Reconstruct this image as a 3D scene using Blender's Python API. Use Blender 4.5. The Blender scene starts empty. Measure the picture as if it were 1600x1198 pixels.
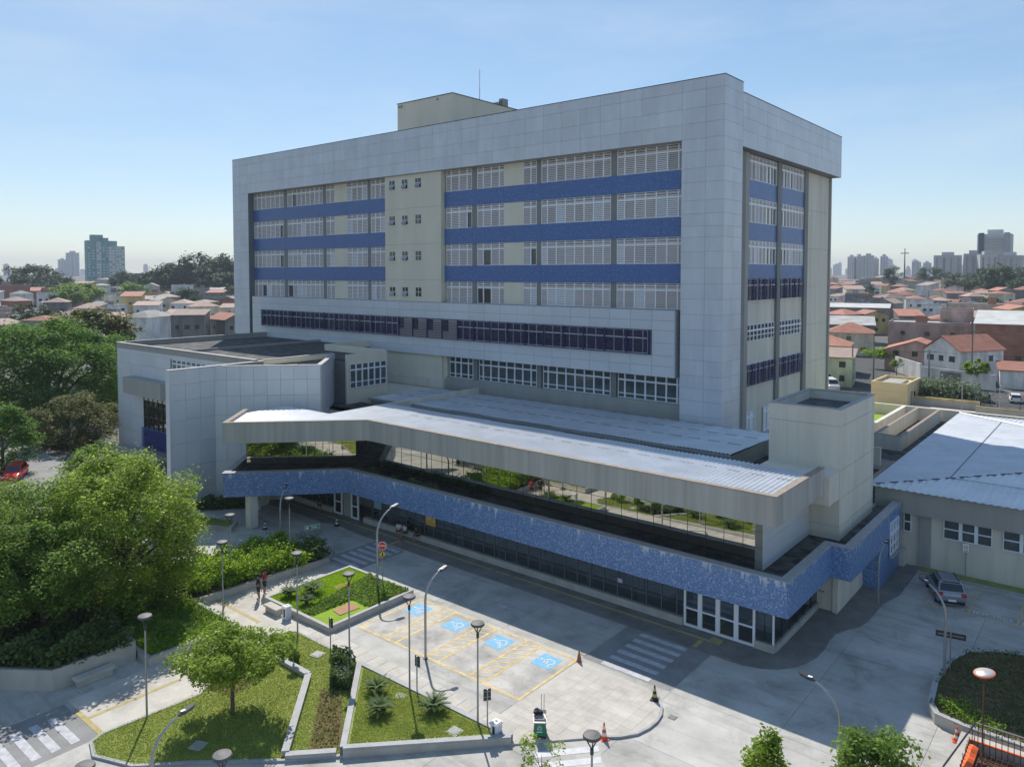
import bpy, math, random
import numpy as np
from mathutils import Vector, Matrix
R = math.radians
random.seed(7); rng = np.random.default_rng(7)
S = bpy.context.scene
COL = S.collection

# ------------------------------------------------------------------ camera, sky, sun, exposure
cam = bpy.data.cameras.new('camera'); camo = bpy.data.objects.new('camera', cam); COL.objects.link(camo)
cam.sensor_width = 36; cam.sensor_fit = 'HORIZONTAL'; cam.lens = 1187/1600*36
cam.shift_y = -121/1600; cam.clip_start = .5; cam.clip_end = 20000
camo.location = (0, 0, 19); camo.rotation_euler = (R(90-2.43), 0, R(39.5))
S.camera = camo
SUN_DIR = Vector((.725, -.565, -1)).normalized()
W = bpy.data.worlds.new('World'); S.world = W; W.use_nodes = True
nt = W.node_tree; bg = nt.nodes['Background']
sky = nt.nodes.new('ShaderNodeTexSky'); sky.sky_type = 'NISHITA'; sky.sun_disc = False
sky.sun_elevation = math.asin(-SUN_DIR.z); sky.sun_rotation = math.atan2(-SUN_DIR.x, -SUN_DIR.y)
sky.altitude = 700; sky.air_density = 1.0; sky.dust_density = .25; sky.ozone_density = 2.2
gm_ = nt.nodes.new('ShaderNodeGamma'); gm_.inputs[1].default_value = .62; hs0 = nt.nodes.new('ShaderNodeHueSaturation'); hs0.inputs['Saturation'].default_value = 1.34
nt.links.new(sky.outputs[0], gm_.inputs[0]); nt.links.new(gm_.outputs[0], hs0.inputs['Color']); tcw = nt.nodes.new('ShaderNodeTexCoord'); mpw = nt.nodes.new('ShaderNodeMapping'); mpw.inputs['Scale'].default_value = (1.2, 1.2, 5.5); mpw.inputs['Rotation'].default_value = (.25, .1, .4); nt.links.new(tcw.outputs['Generated'], mpw.inputs[0])
nzw = nt.nodes.new('ShaderNodeTexNoise'); nzw.inputs['Scale'].default_value = 1.7; nzw.inputs['Detail'].default_value = 7; nzw.inputs['Roughness'].default_value = .6; nt.links.new(mpw.outputs[0], nzw.inputs['Vector'])
mrw = nt.nodes.new('ShaderNodeMapRange'); mrw.inputs[1].default_value = .48; mrw.inputs[2].default_value = .8; mrw.inputs[4].default_value = .35; nt.links.new(nzw.outputs[0], mrw.inputs[0])
mxw = nt.nodes.new('ShaderNodeMix'); mxw.data_type = 'RGBA'; nt.links.new(mrw.outputs[0], mxw.inputs[0]); nt.links.new(hs0.outputs[0], mxw.inputs[6]); mxw.inputs[7].default_value = (3.1, 3.4, 3.6, 1)
nt.links.new(mxw.outputs[2], bg.inputs[0]); bg.inputs[1].default_value = .15
sl = bpy.data.lights.new('sun', 'SUN'); sl.energy = 2.95; sl.angle = R(.5); sl.color = (1, .95, .87)
so = bpy.data.objects.new('sun', sl); COL.objects.link(so); so.rotation_euler = SUN_DIR.to_track_quat('-Z', 'Y').to_euler()
S.view_settings.view_transform = 'Standard'; S.view_settings.look = 'None'
S.view_settings.exposure = 0.8; S.view_settings.gamma = 1; S.view_settings.use_curve_mapping = False

# ------------------------------------------------------------------ materials
MATS = {}
def mat(name, col, rough=.7, var=.12, scale=3., metal=0., spec=.4, bump=0., bscale=None, col2=None, stretch=(1, 1, 1), island=0., coord='Object', contrast=(.3, .7)):
    m = bpy.data.materials.new(name); m.use_nodes = True; MATS[name] = m
    n = m.node_tree.nodes; l = m.node_tree.links; b = n['Principled BSDF']
    b.inputs['Roughness'].default_value = rough; b.inputs['Metallic'].default_value = metal
    b.inputs['Specular IOR Level'].default_value = spec
    tc = n.new('ShaderNodeTexCoord'); mp = n.new('ShaderNodeMapping'); mp.inputs['Scale'].default_value = stretch
    if coord == 'World':
        ge = n.new('ShaderNodeNewGeometry'); l.new(ge.outputs['Position'], mp.inputs[0])
    else:
        l.new(tc.outputs[coord], mp.inputs[0])
    nz = n.new('ShaderNodeTexNoise'); nz.inputs['Scale'].default_value = scale; nz.inputs['Detail'].default_value = 6; nz.inputs['Roughness'].default_value = .62
    l.new(mp.outputs[0], nz.inputs['Vector'])
    cr = n.new('ShaderNodeValToRGB')
    c2 = col2 if col2 else tuple(min(1, c*(1+var)) for c in col)
    c1 = col if col2 else tuple(c*(1-var) for c in col)
    cr.color_ramp.elements[0].position = contrast[0]; cr.color_ramp.elements[1].position = contrast[1]
    cr.color_ramp.elements[0].color = (*c1, 1); cr.color_ramp.elements[1].color = (*c2, 1)
    l.new(nz.outputs[0], cr.inputs[0]); out = cr.outputs[0]
    if island:
        ge = n.new('ShaderNodeNewGeometry'); oi = n.new('ShaderNodeObjectInfo')
        hs = n.new('ShaderNodeHueSaturation'); mr = n.new('ShaderNodeMapRange')
        mr.inputs['To Min'].default_value = 1-island; mr.inputs['To Max'].default_value = 1+island
        l.new(oi.outputs['Random'], mr.inputs[0]); l.new(mr.outputs[0], hs.inputs['Value']); l.new(out, hs.inputs['Color']); out = hs.outputs[0]
    l.new(out, b.inputs['Base Color'])
    if bump:
        bp = n.new('ShaderNodeBump'); bp.inputs['Strength'].default_value = bump; bp.inputs['Distance'].default_value = .03
        nb = n.new('ShaderNodeTexNoise'); nb.inputs['Scale'].default_value = bscale or scale*6; nb.inputs['Detail'].default_value = 4
        l.new(mp.outputs[0], nb.inputs['Vector']); l.new(nb.outputs[0], bp.inputs['Height']); l.new(bp.outputs[0], b.inputs['Normal'])
    return m

def stain(m, scale, stretch, lo, hi, amount, dark=.45):
    n = m.node_tree.nodes; l = m.node_tree.links; b = n['Principled BSDF']; src = b.inputs['Base Color'].links[0].from_socket
    ge = n.new('ShaderNodeNewGeometry'); mp = n.new('ShaderNodeMapping'); mp.inputs['Scale'].default_value = stretch; l.new(ge.outputs['Position'], mp.inputs[0])
    nz = n.new('ShaderNodeTexNoise'); nz.inputs['Scale'].default_value = scale; nz.inputs['Detail'].default_value = 9; nz.inputs['Roughness'].default_value = .7; nz.inputs['Distortion'].default_value = .6; l.new(mp.outputs[0], nz.inputs['Vector'])
    mr = n.new('ShaderNodeMapRange'); mr.inputs[1].default_value = lo; mr.inputs[2].default_value = hi; mr.inputs[4].default_value = amount; l.new(nz.outputs[0], mr.inputs[0])
    mx = n.new('ShaderNodeMix'); mx.data_type = 'RGBA'; mx.blend_type = 'MULTIPLY'; l.new(mr.outputs[0], mx.inputs[0]); l.new(src, mx.inputs[6]); mx.inputs[7].default_value = (dark, dark*.97, dark*.92, 1); l.new(mx.outputs[2], b.inputs['Base Color'])
M = {}
M['clad'] = mat('silver_cladding', (.64, .655, .68), .33, .09, .8, spec=.5, island=.045, coord='World', stretch=(1, 1, .3))
M['clad2'] = mat('pale_cladding', (.64, .655, .67), .35, .05, .35, spec=.5, island=.04, coord='World')
M['core'] = mat('joint_dark', (.20, .205, .21), .8, .1)
M['beige'] = mat('beige_render', (.75, .685, .54), .75, .07, .4, coord='World', stretch=(1, 1, .25), bump=.03)
M['cream'] = mat('cream_concrete', (.68, .63, .53), .75, .12, .5, coord='World', stretch=(1.5, 1.5, .2), bump=.03)
M['grey'] = mat('grey_render', (.37, .36, .325), .75, .1, .6, coord='World', stretch=(1.6, 1.6, .12), bump=.03)
M['canopy'] = mat('canopy_concrete', (.42, .405, .365), .75, .2, .7, coord='World', stretch=(2.2, 2.2, .08), bump=.03)
M['pier'] = mat('dark_pier', (.25, .245, .22), .75, .08, .6)
M['darkroof'] = mat('weathered_roof_membrane', (.035, .036, .038), .9, .1, .9, col2=(.17, .165, .155), coord='World', bump=.1, contrast=(.38, .72))
stain(M['clad'], .9, (1.4, 1.4, .05), .55, .8, .35, .6); stain(M['canopy'], 1.3, (1.8, 1.8, .06), .5, .75, .5, .6); stain(M['cream'], .9, (1.6, 1.6, .08), .55, .78, .4, .65)
M['coping'] = mat('stone_coping', (.36, .36, .36), .7, .15, 2.5, coord='World')
M['copingb'] = mat('brownish_coping', (.30, .25, .20), .8, .2, 2.5, coord='World')
M['white'] = mat('white_frame_paint', (.86, .87, .88), .45, .03, 2)
M['slat'] = mat('beige_shutter_slat', (.66, .58, .54), .55, .05, 4, island=.10)
M['slat2'] = mat('pale_shutter_slat', (.80, .77, .76), .5, .05, 4, island=.06)
M['glassd'] = mat('dark_room_glass', (.02, .024, .028), .06, .2, .7, spec=.9, coord='World')
M['paneg'] = mat('painted_reflection_glass', (.085, .10, .10), .08, .35, 1.2, spec=.8, coord='World')  # grey base colour stands in for the sky and surroundings reflected in the panes
M['indigo'] = mat('indigo_louvre', (.045, .045, .16), .45, .1, 2)
M['indigob'] = mat('blue_louvre', (.05, .08, .30), .45, .1, 2)
M['metalroof'] = mat('galvanised_roof', (.62, .64, .67), .42, .10, .5, metal=.25, coord='World', stretch=(1, 1, 1))
stain(M['metalroof'], .7, (1, 1, 1), .5, .75, .4, .6)
M['steel'] = mat('galvanised_steel', (.36, .36, .36), .45, .1, 3, metal=.5)
M['dsteel'] = mat('dark_steel', (.06, .06, .065), .45, .2, 3, metal=.3)
M['lampcap'] = mat('lamp_cap_grey', (.13, .125, .12), .6, .1, 4)
M['concrete'] = mat('road_concrete', (.46, .445, .41), .85, .22, .55, coord='World', bump=.06, bscale=9, island=.07, contrast=(.25, .75))
stain(M['concrete'], .35, (1, 1, 1), .48, .72, .75); stain(M['concrete'], .9, (.12, 1.6, 1), .52, .75, .6); stain(M['concrete'], 2.2, (1, 1, 1), .62, .75, .5)
M['walk'] = mat('pale_pavement', (.52, .485, .43), .85, .16, .8, coord='World', bump=.05, bscale=8, island=.05)
M['table'] = mat('crossing_concrete', (.25, .245, .24), .85, .2, .8, coord='World', bump=.06)
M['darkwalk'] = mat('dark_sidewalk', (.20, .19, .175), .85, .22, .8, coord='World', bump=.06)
M['stainconc'] = mat('stained_parking_concrete', (.27, .26, .245), .85, .2, .55, col2=(.56, .53, .48), coord='World', bump=.06, bscale=9, contrast=(.33, .62))
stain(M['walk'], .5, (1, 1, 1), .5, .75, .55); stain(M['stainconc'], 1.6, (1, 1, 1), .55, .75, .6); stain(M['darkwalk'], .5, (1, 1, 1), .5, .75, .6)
M['planter'] = mat('planter_render', (.46, .43, .375), .8, .14, 1.2, coord='World', stretch=(1, 1, .4), bump=.05)
M['lwhite'] = mat('road_paint_white', (.58, .58, .58), .7, .15, 3, coord='World')
M['lgrey'] = mat('worn_paint_white', (.46, .46, .48), .7, .25, 3, coord='World')
M['lyellow'] = mat('road_paint_yellow', (.58, .43, .17), .7, .2, 2.5, coord='World', contrast=(.35, .6))
M['lblue'] = mat('road_paint_blue', (.16, .42, .62), .7, .15, 4, coord='World')
M['tactile'] = mat('tactile_yellow', (.42, .34, .15), .8, .2, 3, coord='World', bump=.2, bscale=40)
M['lawn'] = mat('dry_lawn', (.18, .24, .05), .9, .3, 1.1, col2=(.33, .34, .12), coord='World', bump=.4, bscale=30, contrast=(.3, .75))
M['lawng'] = mat('bright_lawn', (.17, .30, .008), .9, .3, 1.4, col2=(.26, .37, .02), coord='World', bump=.4, bscale=30)
M['soil'] = mat('brown_soil', (.10, .06, .035), .95, .3, 2, col2=(.22, .13, .08), coord='World', bump=.5, bscale=14)
M['clay'] = mat('clay_patch', (.42, .24, .14), .95, .15, 5, coord='World', bump=.4)
M['asphalt'] = mat('asphalt', (.07, .07, .07), .9, .2, .6, coord='World', bump=.05)
M['terrain'] = mat('city_ground', (.10, .095, .085), .95, .2, .03, col2=(.20, .18, .16), coord='World')
M['bark'] = mat('bark', (.12, .09, .065), .9, .3, 6, bump=.4)
M['tile'] = mat('clay_roof_tile', (.30, .115, .07), .8, .25, .8, col2=(.42, .19, .13), coord='World', bump=.5, bscale=12, island=.28)
M['tileb'] = mat('faded_roof_tile', (.28, .19, .155), .8, .2, .8, col2=(.40, .29, .235), coord='World', bump=.4, bscale=12, island=.28)
M['fibro'] = mat('fibre_cement_roof', (.32, .315, .30), .8, .3, .3, coord='World', bump=.2, island=.35)
M['wroof'] = mat('white_sheet_roof', (.55, .54, .50), .6, .2, .3, coord='World', island=.12)
M['brick'] = mat('hollow_brick', (.30, .145, .10), .85, .25, .8, coord='World', bump=.4, bscale=7)
M['pinkw'] = mat('pink_render', (.40, .29, .25), .8, .24, .55, coord='World', stretch=(1, 1, .35), contrast=(.36, .62), bump=.05, island=.2)
M['whitew'] = mat('white_render', (.62, .61, .59), .8, .24, .55, coord='World', stretch=(1, 1, .35), contrast=(.36, .62), bump=.05, island=.2)
M['greenw'] = mat('pale_green_render', (.50, .56, .36), .8, .24, .55, coord='World', stretch=(1, 1, .35), contrast=(.36, .62), bump=.05)
M['creamw'] = mat('cream_render', (.60, .53, .40), .8, .24, .55, coord='World', stretch=(1, 1, .35), contrast=(.36, .62), bump=.05, island=.2)
M['yelloww'] = mat('yellow_render', (.52, .40, .18), .8, .24, .55, coord='World', stretch=(1, 1, .35), contrast=(.36, .62), bump=.05, island=.2)
M['greyw'] = mat('raw_block_render', (.22, .21, .20), .85, .24, .55, coord='World', stretch=(1, 1, .35), contrast=(.36, .62), bump=.05, island=.2)
M['bluew'] = mat('blue_render', (.14, .24, .40), .8, .1, .4, coord='World')
M['mintw'] = mat('mint_render', (.40, .48, .38), .8, .24, .55, coord='World', stretch=(1, 1, .35), contrast=(.36, .62), bump=.05, island=.2)
M['gate'] = mat('yellow_beige_render', (.62, .50, .28), .8, .08, .4, coord='World')
M['teal'] = mat('teal_tower_render', (.18, .33, .32), .8, .06, .05, coord='World')
M['tealp'] = mat('pale_teal_render', (.40, .47, .43), .8, .06, .05, coord='World')
M['towerg'] = mat('tower_grey', (.32, .32, .34), .8, .1, .05, island=.25)
M['towerw'] = mat('tower_pale', (.48, .47, .46), .8, .1, .05, island=.2)
M['rust'] = mat('rusty_rebar', (.12, .05, .03), .8, .3, 5)
M['netor'] = mat('orange_safety_net', (.85, .14, .03), .7, .1, 5)
M['orange'] = mat('cone_orange', (.75, .10, .03), .5, .1, 5)
M['conew'] = mat('cone_white', (.75, .74, .70), .5, .06, 5)
M['conek'] = mat('cone_black', (.02, .02, .02), .5, .1, 5)
M['coney'] = mat('cone_faded_yellow', (.45, .38, .12), .5, .1, 5)
M['coneb'] = mat('cone_brown', (.28, .12, .05), .6, .1, 5)
M['binw'] = mat('white_plastic', (.72, .72, .74), .4, .04, 3)
M['green'] = mat('green_plastic', (.02, .20, .10), .45, .08, 4)
M['navy'] = mat('navy_cloth', (.015, .02, .06), .8, .1, 9)
M['redp'] = mat('red_enamel', (.62, .02, .03), .4, .05, 4)
M['yelp'] = mat('yellow_enamel', (.70, .50, .03), .4, .05, 4)
M['greenp'] = mat('green_sign_enamel', (.01, .22, .12), .4, .05, 4)
M['black'] = mat('black_rubber', (.012, .012, .013), .6, .1, 6)
M['signback'] = mat('sign_back_dark', (.05, .05, .05), .5, .1, 6)
M['carsilver'] = mat('silver_car_paint', (.34, .34, .38), .28, .03, 2, metal=.5, spec=.6)
M['carred'] = mat('red_car_paint', (.62, .012, .02), .25, .03, 2, spec=.6)
M['carwhite'] = mat('white_car_paint', (.72, .72, .72), .3, .03, 2)
M['carblue'] = mat('blue_car_paint', (.02, .035, .08), .3, .03, 2)
M['cardark'] = mat('dark_car_paint', (.03, .03, .03), .3, .03, 2)
M['carglass'] = mat('car_glass', (.012, .014, .016), .05, .1, 2, spec=.9)
M['taillight'] = mat('tail_light', (.45, .05, .05), .2, .1, 6)
M['skin'] = mat('skin', (.32, .18, .12), .6, .08, 9)
M['hair'] = mat('dark_hair', (.015, .012, .01), .7, .2, 9)
M['shirtr'] = mat('red_cloth', (.40, .03, .06), .85, .15, 9)
M['shirtw'] = mat('pale_cloth', (.55, .55, .60), .85, .1, 9)
M['shirtk'] = mat('black_cloth', (.03, .03, .035), .85, .2, 9)
M['postr'] = mat('orange_poster', (.62, .36, .08), .5, .05, 3)
M['postt'] = mat('teal_poster', (.20, .42, .44), .5, .1, 6)
M['postp'] = mat('lilac_poster', (.50, .34, .58), .5, .1, 9)
M['mirror'] = mat('convex_mirror', (.50, .46, .44), .35, .05, 3, metal=.3)

def mosaic(name, c0, c1, c2, stains):
    m = bpy.data.materials.new(name); m.use_nodes = True; n = m.node_tree.nodes; l = m.node_tree.links; b = n['Principled BSDF']
    b.inputs['Roughness'].default_value = .35
    ge = n.new('ShaderNodeNewGeometry')
    v = n.new('ShaderNodeTexVoronoi'); v.inputs['Scale'].default_value = 21; l.new(ge.outputs['Position'], v.inputs['Vector'])
    sx = n.new('ShaderNodeSeparateColor'); l.new(v.outputs['Color'], sx.inputs[0])
    cr = n.new('ShaderNodeValToRGB'); e = cr.color_ramp.elements
    e[0].position = 0; e[0].color = (*c0, 1); e[1].position = .62; e[1].color = (*c1, 1)
    x = e.new(.84); x.color = (*c1, 1); x = e.new(.94); x.color = (*c2, 1)
    l.new(sx.outputs[0], cr.inputs[0]); out = cr.outputs[0]
    if stains:   # lime streaks running down from the coping
        mp = n.new('ShaderNodeMapping'); mp.inputs['Scale'].default_value = (1.4, 1.4, .22); l.new(ge.outputs['Position'], mp.inputs[0])
        nz = n.new('ShaderNodeTexNoise'); nz.inputs['Scale'].default_value = 2.3; nz.inputs['Detail'].default_value = 5; l.new(mp.outputs[0], nz.inputs['Vector'])
        sp = n.new('ShaderNodeSeparateXYZ'); l.new(ge.outputs['Position'], sp.inputs[0])
        mr = n.new('ShaderNodeMapRange'); mr.inputs[1].default_value = 2.9; mr.inputs[2].default_value = 4.3; mr.inputs[3].default_value = 0; mr.inputs[4].default_value = .33; l.new(sp.outputs[2], mr.inputs[0])
        ad = n.new('ShaderNodeMath'); ad.operation = 'ADD'; l.new(nz.outputs[0], ad.inputs[0]); l.new(mr.outputs[0], ad.inputs[1])
        st = n.new('ShaderNodeMapRange'); st.inputs[1].default_value = .845; st.inputs[2].default_value = .95; st.inputs[4].default_value = .8; l.new(ad.outputs[0], st.inputs[0])
        mx = n.new('ShaderNodeMix'); mx.data_type = 'RGBA'; l.new(st.outputs[0], mx.inputs[0]); l.new(out, mx.inputs[6]); mx.inputs[7].default_value = (.6, .64, .7, 1); out = mx.outputs[2]
    l.new(out, b.inputs['Base Color'])
    return m
M['blue'] = mosaic('blue_glass_mosaic', (.08, .16, .35), (.14, .25, .47), (.44, .52, .66), True)
M['blueb'] = mosaic('deep_blue_mosaic', (.055, .11, .28), (.085, .165, .38), (.18, .28, .48), False)

def mirrorglass(name, f, tint):
    m = bpy.data.materials.new(name); m.use_nodes = True; n = m.node_tree.nodes; l = m.node_tree.links
    n.remove(n['Principled BSDF']); o = n['Material Output']
    g = n.new('ShaderNodeBsdfGlossy'); g.inputs['Roughness'].default_value = .012; g.inputs[0].default_value = (*tint, 1)
    nz = n.new('ShaderNodeTexNoise'); nz.inputs['Scale'].default_value = .8
    ge = n.new('ShaderNodeNewGeometry'); l.new(ge.outputs['Position'], nz.inputs['Vector'])
    bp = n.new('ShaderNodeBump'); bp.inputs['Strength'].default_value = .03; bp.inputs['Distance'].default_value = .05; l.new(nz.outputs[0], bp.inputs['Height']); l.new(bp.outputs[0], g.inputs['Normal'])
    d = n.new('ShaderNodeBsdfDiffuse'); d.inputs[0].default_value = (.008, .009, .01, 1)
    mx = n.new('ShaderNodeMixShader'); mx.inputs[0].default_value = f
    l.new(d.outputs[0], mx.inputs[1]); l.new(g.outputs[0], mx.inputs[2]); l.new(mx.outputs[0], o.inputs[0])
    return m
M['glassm'] = mirrorglass('reflective_curtain_glass', .62, (.9, .88, .8))
M['glasss'] = mirrorglass('storefront_glass', .2, (.85, .9, .95))
n_ = M['glasss'].node_tree.nodes; d_ = n_['Diffuse BSDF']; tr_ = n_.new('ShaderNodeBsdfTransparent'); tr_.inputs[0].default_value = (.62, .68, .70, 1); M['glasss'].node_tree.links.new(tr_.outputs[0], n_['Mix Shader'].inputs[1])

def leafmat(name, c1, c2, trans=.35):
    m = bpy.data.materials.new(name); m.use_nodes = True; n = m.node_tree.nodes; l = m.node_tree.links; o = n['Material Output']; b = n['Principled BSDF']
    ge = n.new('ShaderNodeNewGeometry'); nz = n.new('ShaderNodeTexNoise'); nz.inputs['Scale'].default_value = .7; nz.inputs['Detail'].default_value = 3
    l.new(ge.outputs['Position'], nz.inputs['Vector'])
    ad = n.new('ShaderNodeMath'); ad.operation = 'MULTIPLY_ADD'; ad.inputs[1].default_value = .5; l.new(ge.outputs['Random Per Island'], ad.inputs[0])
    mu = n.new('ShaderNodeMath'); mu.operation = 'MULTIPLY'; mu.inputs[1].default_value = .75; l.new(nz.outputs[0], mu.inputs[0]); l.new(mu.outputs[0], ad.inputs[2])
    cr = n.new('ShaderNodeValToRGB'); cr.color_ramp.elements[0].position = .25; cr.color_ramp.elements[1].position = .85
    cr.color_ramp.elements[0].color = (*c1, 1); cr.color_ramp.elements[1].color = (*c2, 1); l.new(ad.outputs[0], cr.inputs[0])
    l.new(cr.outputs[0], b.inputs['Base Color']); b.inputs['Roughness'].default_value = .6; b.inputs['Specular IOR Level'].default_value = .18
    t = n.new('ShaderNodeBsdfTranslucent'); hs = n.new('ShaderNodeHueSaturation'); hs.inputs['Hue'].default_value = .485; hs.inputs['Value'].default_value = 1.85; l.new(cr.outputs[0], hs.inputs['Color']); l.new(hs.outputs[0], t.inputs[0])
    mx = n.new('ShaderNodeMixShader'); mx.inputs[0].default_value = trans; l.new(b.outputs[0], mx.inputs[1]); l.new(t.outputs[0], mx.inputs[2]); l.new(mx.outputs[0], o.inputs[0])
    return m
M['leaf_bright'] = leafmat('bright_leaves', (.08, .14, .016), (.30, .41, .06), .5)
M['leaf_mid'] = leafmat('mid_leaves', (.065, .12, .018), (.19, .30, .05), .45)
M['leaf_dome'] = leafmat('dome_tree_leaves', (.03, .09, .010), (.115, .235, .03), .42)
M['leaf_dark'] = leafmat('dark_leaves', (.045, .085, .022), (.12, .18, .05), .28)
M['leaf_olive'] = leafmat('olive_leaves', (0.0525, 0.075, 0.0225), (0.15, 0.1575, 0.045), .3)
M['leaf_far'] = leafmat('far_tree_leaves', (0.027, 0.057, 0.024), (0.075, 0.117, 0.045), .2)
M['leaf_hedge'] = leafmat('hedge_leaves', (0.09, 0.18, 0.009), (0.24, 0.375, 0.03), .42)
M['leaf_pale'] = leafmat('pale_shrub_leaves', (.06, .09, .04), (.24, .30, .18), .25)
M['leaf_grass'] = leafmat('grass_blades', (.17, .24, .045), (.36, .42, .10), .35)
M['leaf_grassg'] = leafmat('bright_grass_blades', (.15, .29, .015), (.30, .46, .03), .4)
M['leaf_cycad'] = leafmat('cycad_fronds', (.03, .07, .014), (.09, .15, .03), .12)

ORD = ['first', 'second', 'third', 'fourth', 'fifth', 'sixth', 'seventh', 'eighth', 'ninth', 'tenth', 'eleventh', 'twelfth', 'thirteenth', 'fourteenth', 'fifteenth', 'sixteenth', 'seventeenth', 'eighteenth', 'nineteenth', 'twentieth']
# ------------------------------------------------------------------ mesh helpers
class MB:
    def __init__(s): s.v = []; s.f = []
    def box(s, x0, y0, z0, x1, y1, z1):
        b = len(s.v); x0, x1 = sorted((x0, x1)); y0, y1 = sorted((y0, y1)); z0, z1 = sorted((z0, z1))
        s.v += [(x0, y0, z0), (x1, y0, z0), (x1, y1, z0), (x0, y1, z0), (x0, y0, z1), (x1, y0, z1), (x1, y1, z1), (x0, y1, z1)]
        s.f += [tuple(b+i for i in q) for q in ((0, 3, 2, 1), (4, 5, 6, 7), (0, 1, 5, 4), (1, 2, 6, 5), (2, 3, 7, 6), (3, 0, 4, 7))]
        return s
    def prism(s, poly, z0, z1):
        a = sum(poly[i][0]*poly[(i+1) % len(poly)][1]-poly[(i+1) % len(poly)][0]*poly[i][1] for i in range(len(poly)))
        if a < 0: poly = poly[::-1]
        b = len(s.v); n = len(poly)
        za = z0 if hasattr(z0, '__len__') else [z0]*n; zb = z1 if hasattr(z1, '__len__') else [z1]*n
        if a < 0 and hasattr(z1, '__len__'): zb = list(zb)[::-1]
        if a < 0 and hasattr(z0, '__len__'): za = list(za)[::-1]
        s.v += [(p[0], p[1], za[i]) for i, p in enumerate(poly)]+[(p[0], p[1], zb[i]) for i, p in enumerate(poly)]
        s.f.append(tuple(b+i for i in range(n))[::-1]); s.f.append(tuple(b+n+i for i in range(n)))
        for i in range(n): j = (i+1) % n; s.f.append((b+i, b+j, b+n+j, b+n+i))
        return s
    def wall(s, p, q, z0, z1, t, side=0):   # a wall along p-q, t thick; side 0 centred, 1 left, -1 right
        d = Vector((q[0]-p[0], q[1]-p[1])).normalized(); n = Vector((-d.y, d.x))
        a, b = (t/2, -t/2) if side == 0 else ((t, 0) if side == 1 else (0, -t))
        P = Vector(p[:2]); Q = Vector(q[:2])
        return s.prism([tuple(P+n*b), tuple(Q+n*b), tuple(Q+n*a), tuple(P+n*a)], z0, z1 if not hasattr(z1, '__len__') else [z1[0], z1[1], z1[1], z1[0]])
    def mitre(s, pts, z0, z1, a, b, closed=False):   # wall round a polyline between offsets a and b (left positive), mitred corners
        n = len(pts); P = [Vector(p[:2]) for p in pts]; N_ = []
        for i in range(n):
            e = []
            if closed or i > 0: d = (P[i]-P[i-1]).normalized(); e.append(Vector((-d.y, d.x)))
            if closed or i < n-1: d = (P[(i+1) % n]-P[i]).normalized(); e.append(Vector((-d.y, d.x)))
            m_ = sum(e, Vector((0, 0))).normalized(); N_.append(m_/max(.3, m_.dot(e[0])))
        out = []
        for i in range(n if closed else n-1):
            j = (i+1) % n; out.append([tuple(P[i]+N_[i]*b), tuple(P[j]+N_[j]*b), tuple(P[j]+N_[j]*a), tuple(P[i]+N_[i]*a)])
        for q in out: s.prism(q, z0, z1)
        return s
    def tube(s, pts, rad, n=6, cap=True):
        pts = [Vector(p) for p in pts]; b0 = len(s.v)
        if not hasattr(rad, '__len__'): rad = [rad]*len(pts)
        ref = None
        for i, p in enumerate(pts):
            d = (pts[min(i+1, len(pts)-1)]-pts[max(i-1, 0)]).normalized()
            if ref is None or abs(ref.dot(d)) > .95: ref = Vector((0, 1, 0)) if abs(d.y) < .9 else Vector((1, 0, 0))
            u = d.cross(ref).normalized(); w = d.cross(u)
            for k in range(n):
                a = 2*math.pi*k/n; s.v.append(tuple(p+(u*math.cos(a)+w*math.sin(a))*rad[i]))
        for i in range(len(pts)-1):
            for k in range(n):
                a = b0+i*n+k; c = b0+i*n+(k+1) % n; s.f.append((a, c, c+n, a+n))
        if cap: s.f.append(tuple(b0+k for k in range(n))); s.f.append(tuple(b0+(len(pts)-1)*n+k for k in range(n))[::-1])
        return s
    def lathe(s, prof, n=12, c=(0, 0)):     # profile of (r, z)
        b0 = len(s.v)
        for r, z in prof:
            for k in range(n): a = 2*math.pi*k/n; s.v.append((c[0]+r*math.cos(a), c[1]+r*math.sin(a), z))
        for i in range(len(prof)-1):
            for k in range(n): a = b0+i*n+k; d = b0+i*n+(k+1) % n; s.f.append((a, d, d+n, a+n))
        s.f.append(tuple(b0+k for k in range(n))[::-1]); s.f.append(tuple(b0+(len(prof)-1)*n+k for k in range(n)))
        return s
    def poly(s, pts): b = len(s.v); s.v += [tuple(p) for p in pts]; s.f.append(tuple(range(b, b+len(pts)))); return s
    def mesh(s, name, m, smooth=False):
        me = bpy.data.meshes.new(name); me.from_pydata(s.v, [], s.f); me.materials.append(M[m] if isinstance(m, str) else m)
        if smooth: me.polygons.foreach_set('use_smooth', [True]*len(me.polygons))
        me.update(); return me
    def build(s, name, m, parent=None, smooth=False, loc=None, rz=0): return ob(name, s.mesh(name, m, smooth), parent, loc, rz)

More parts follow.
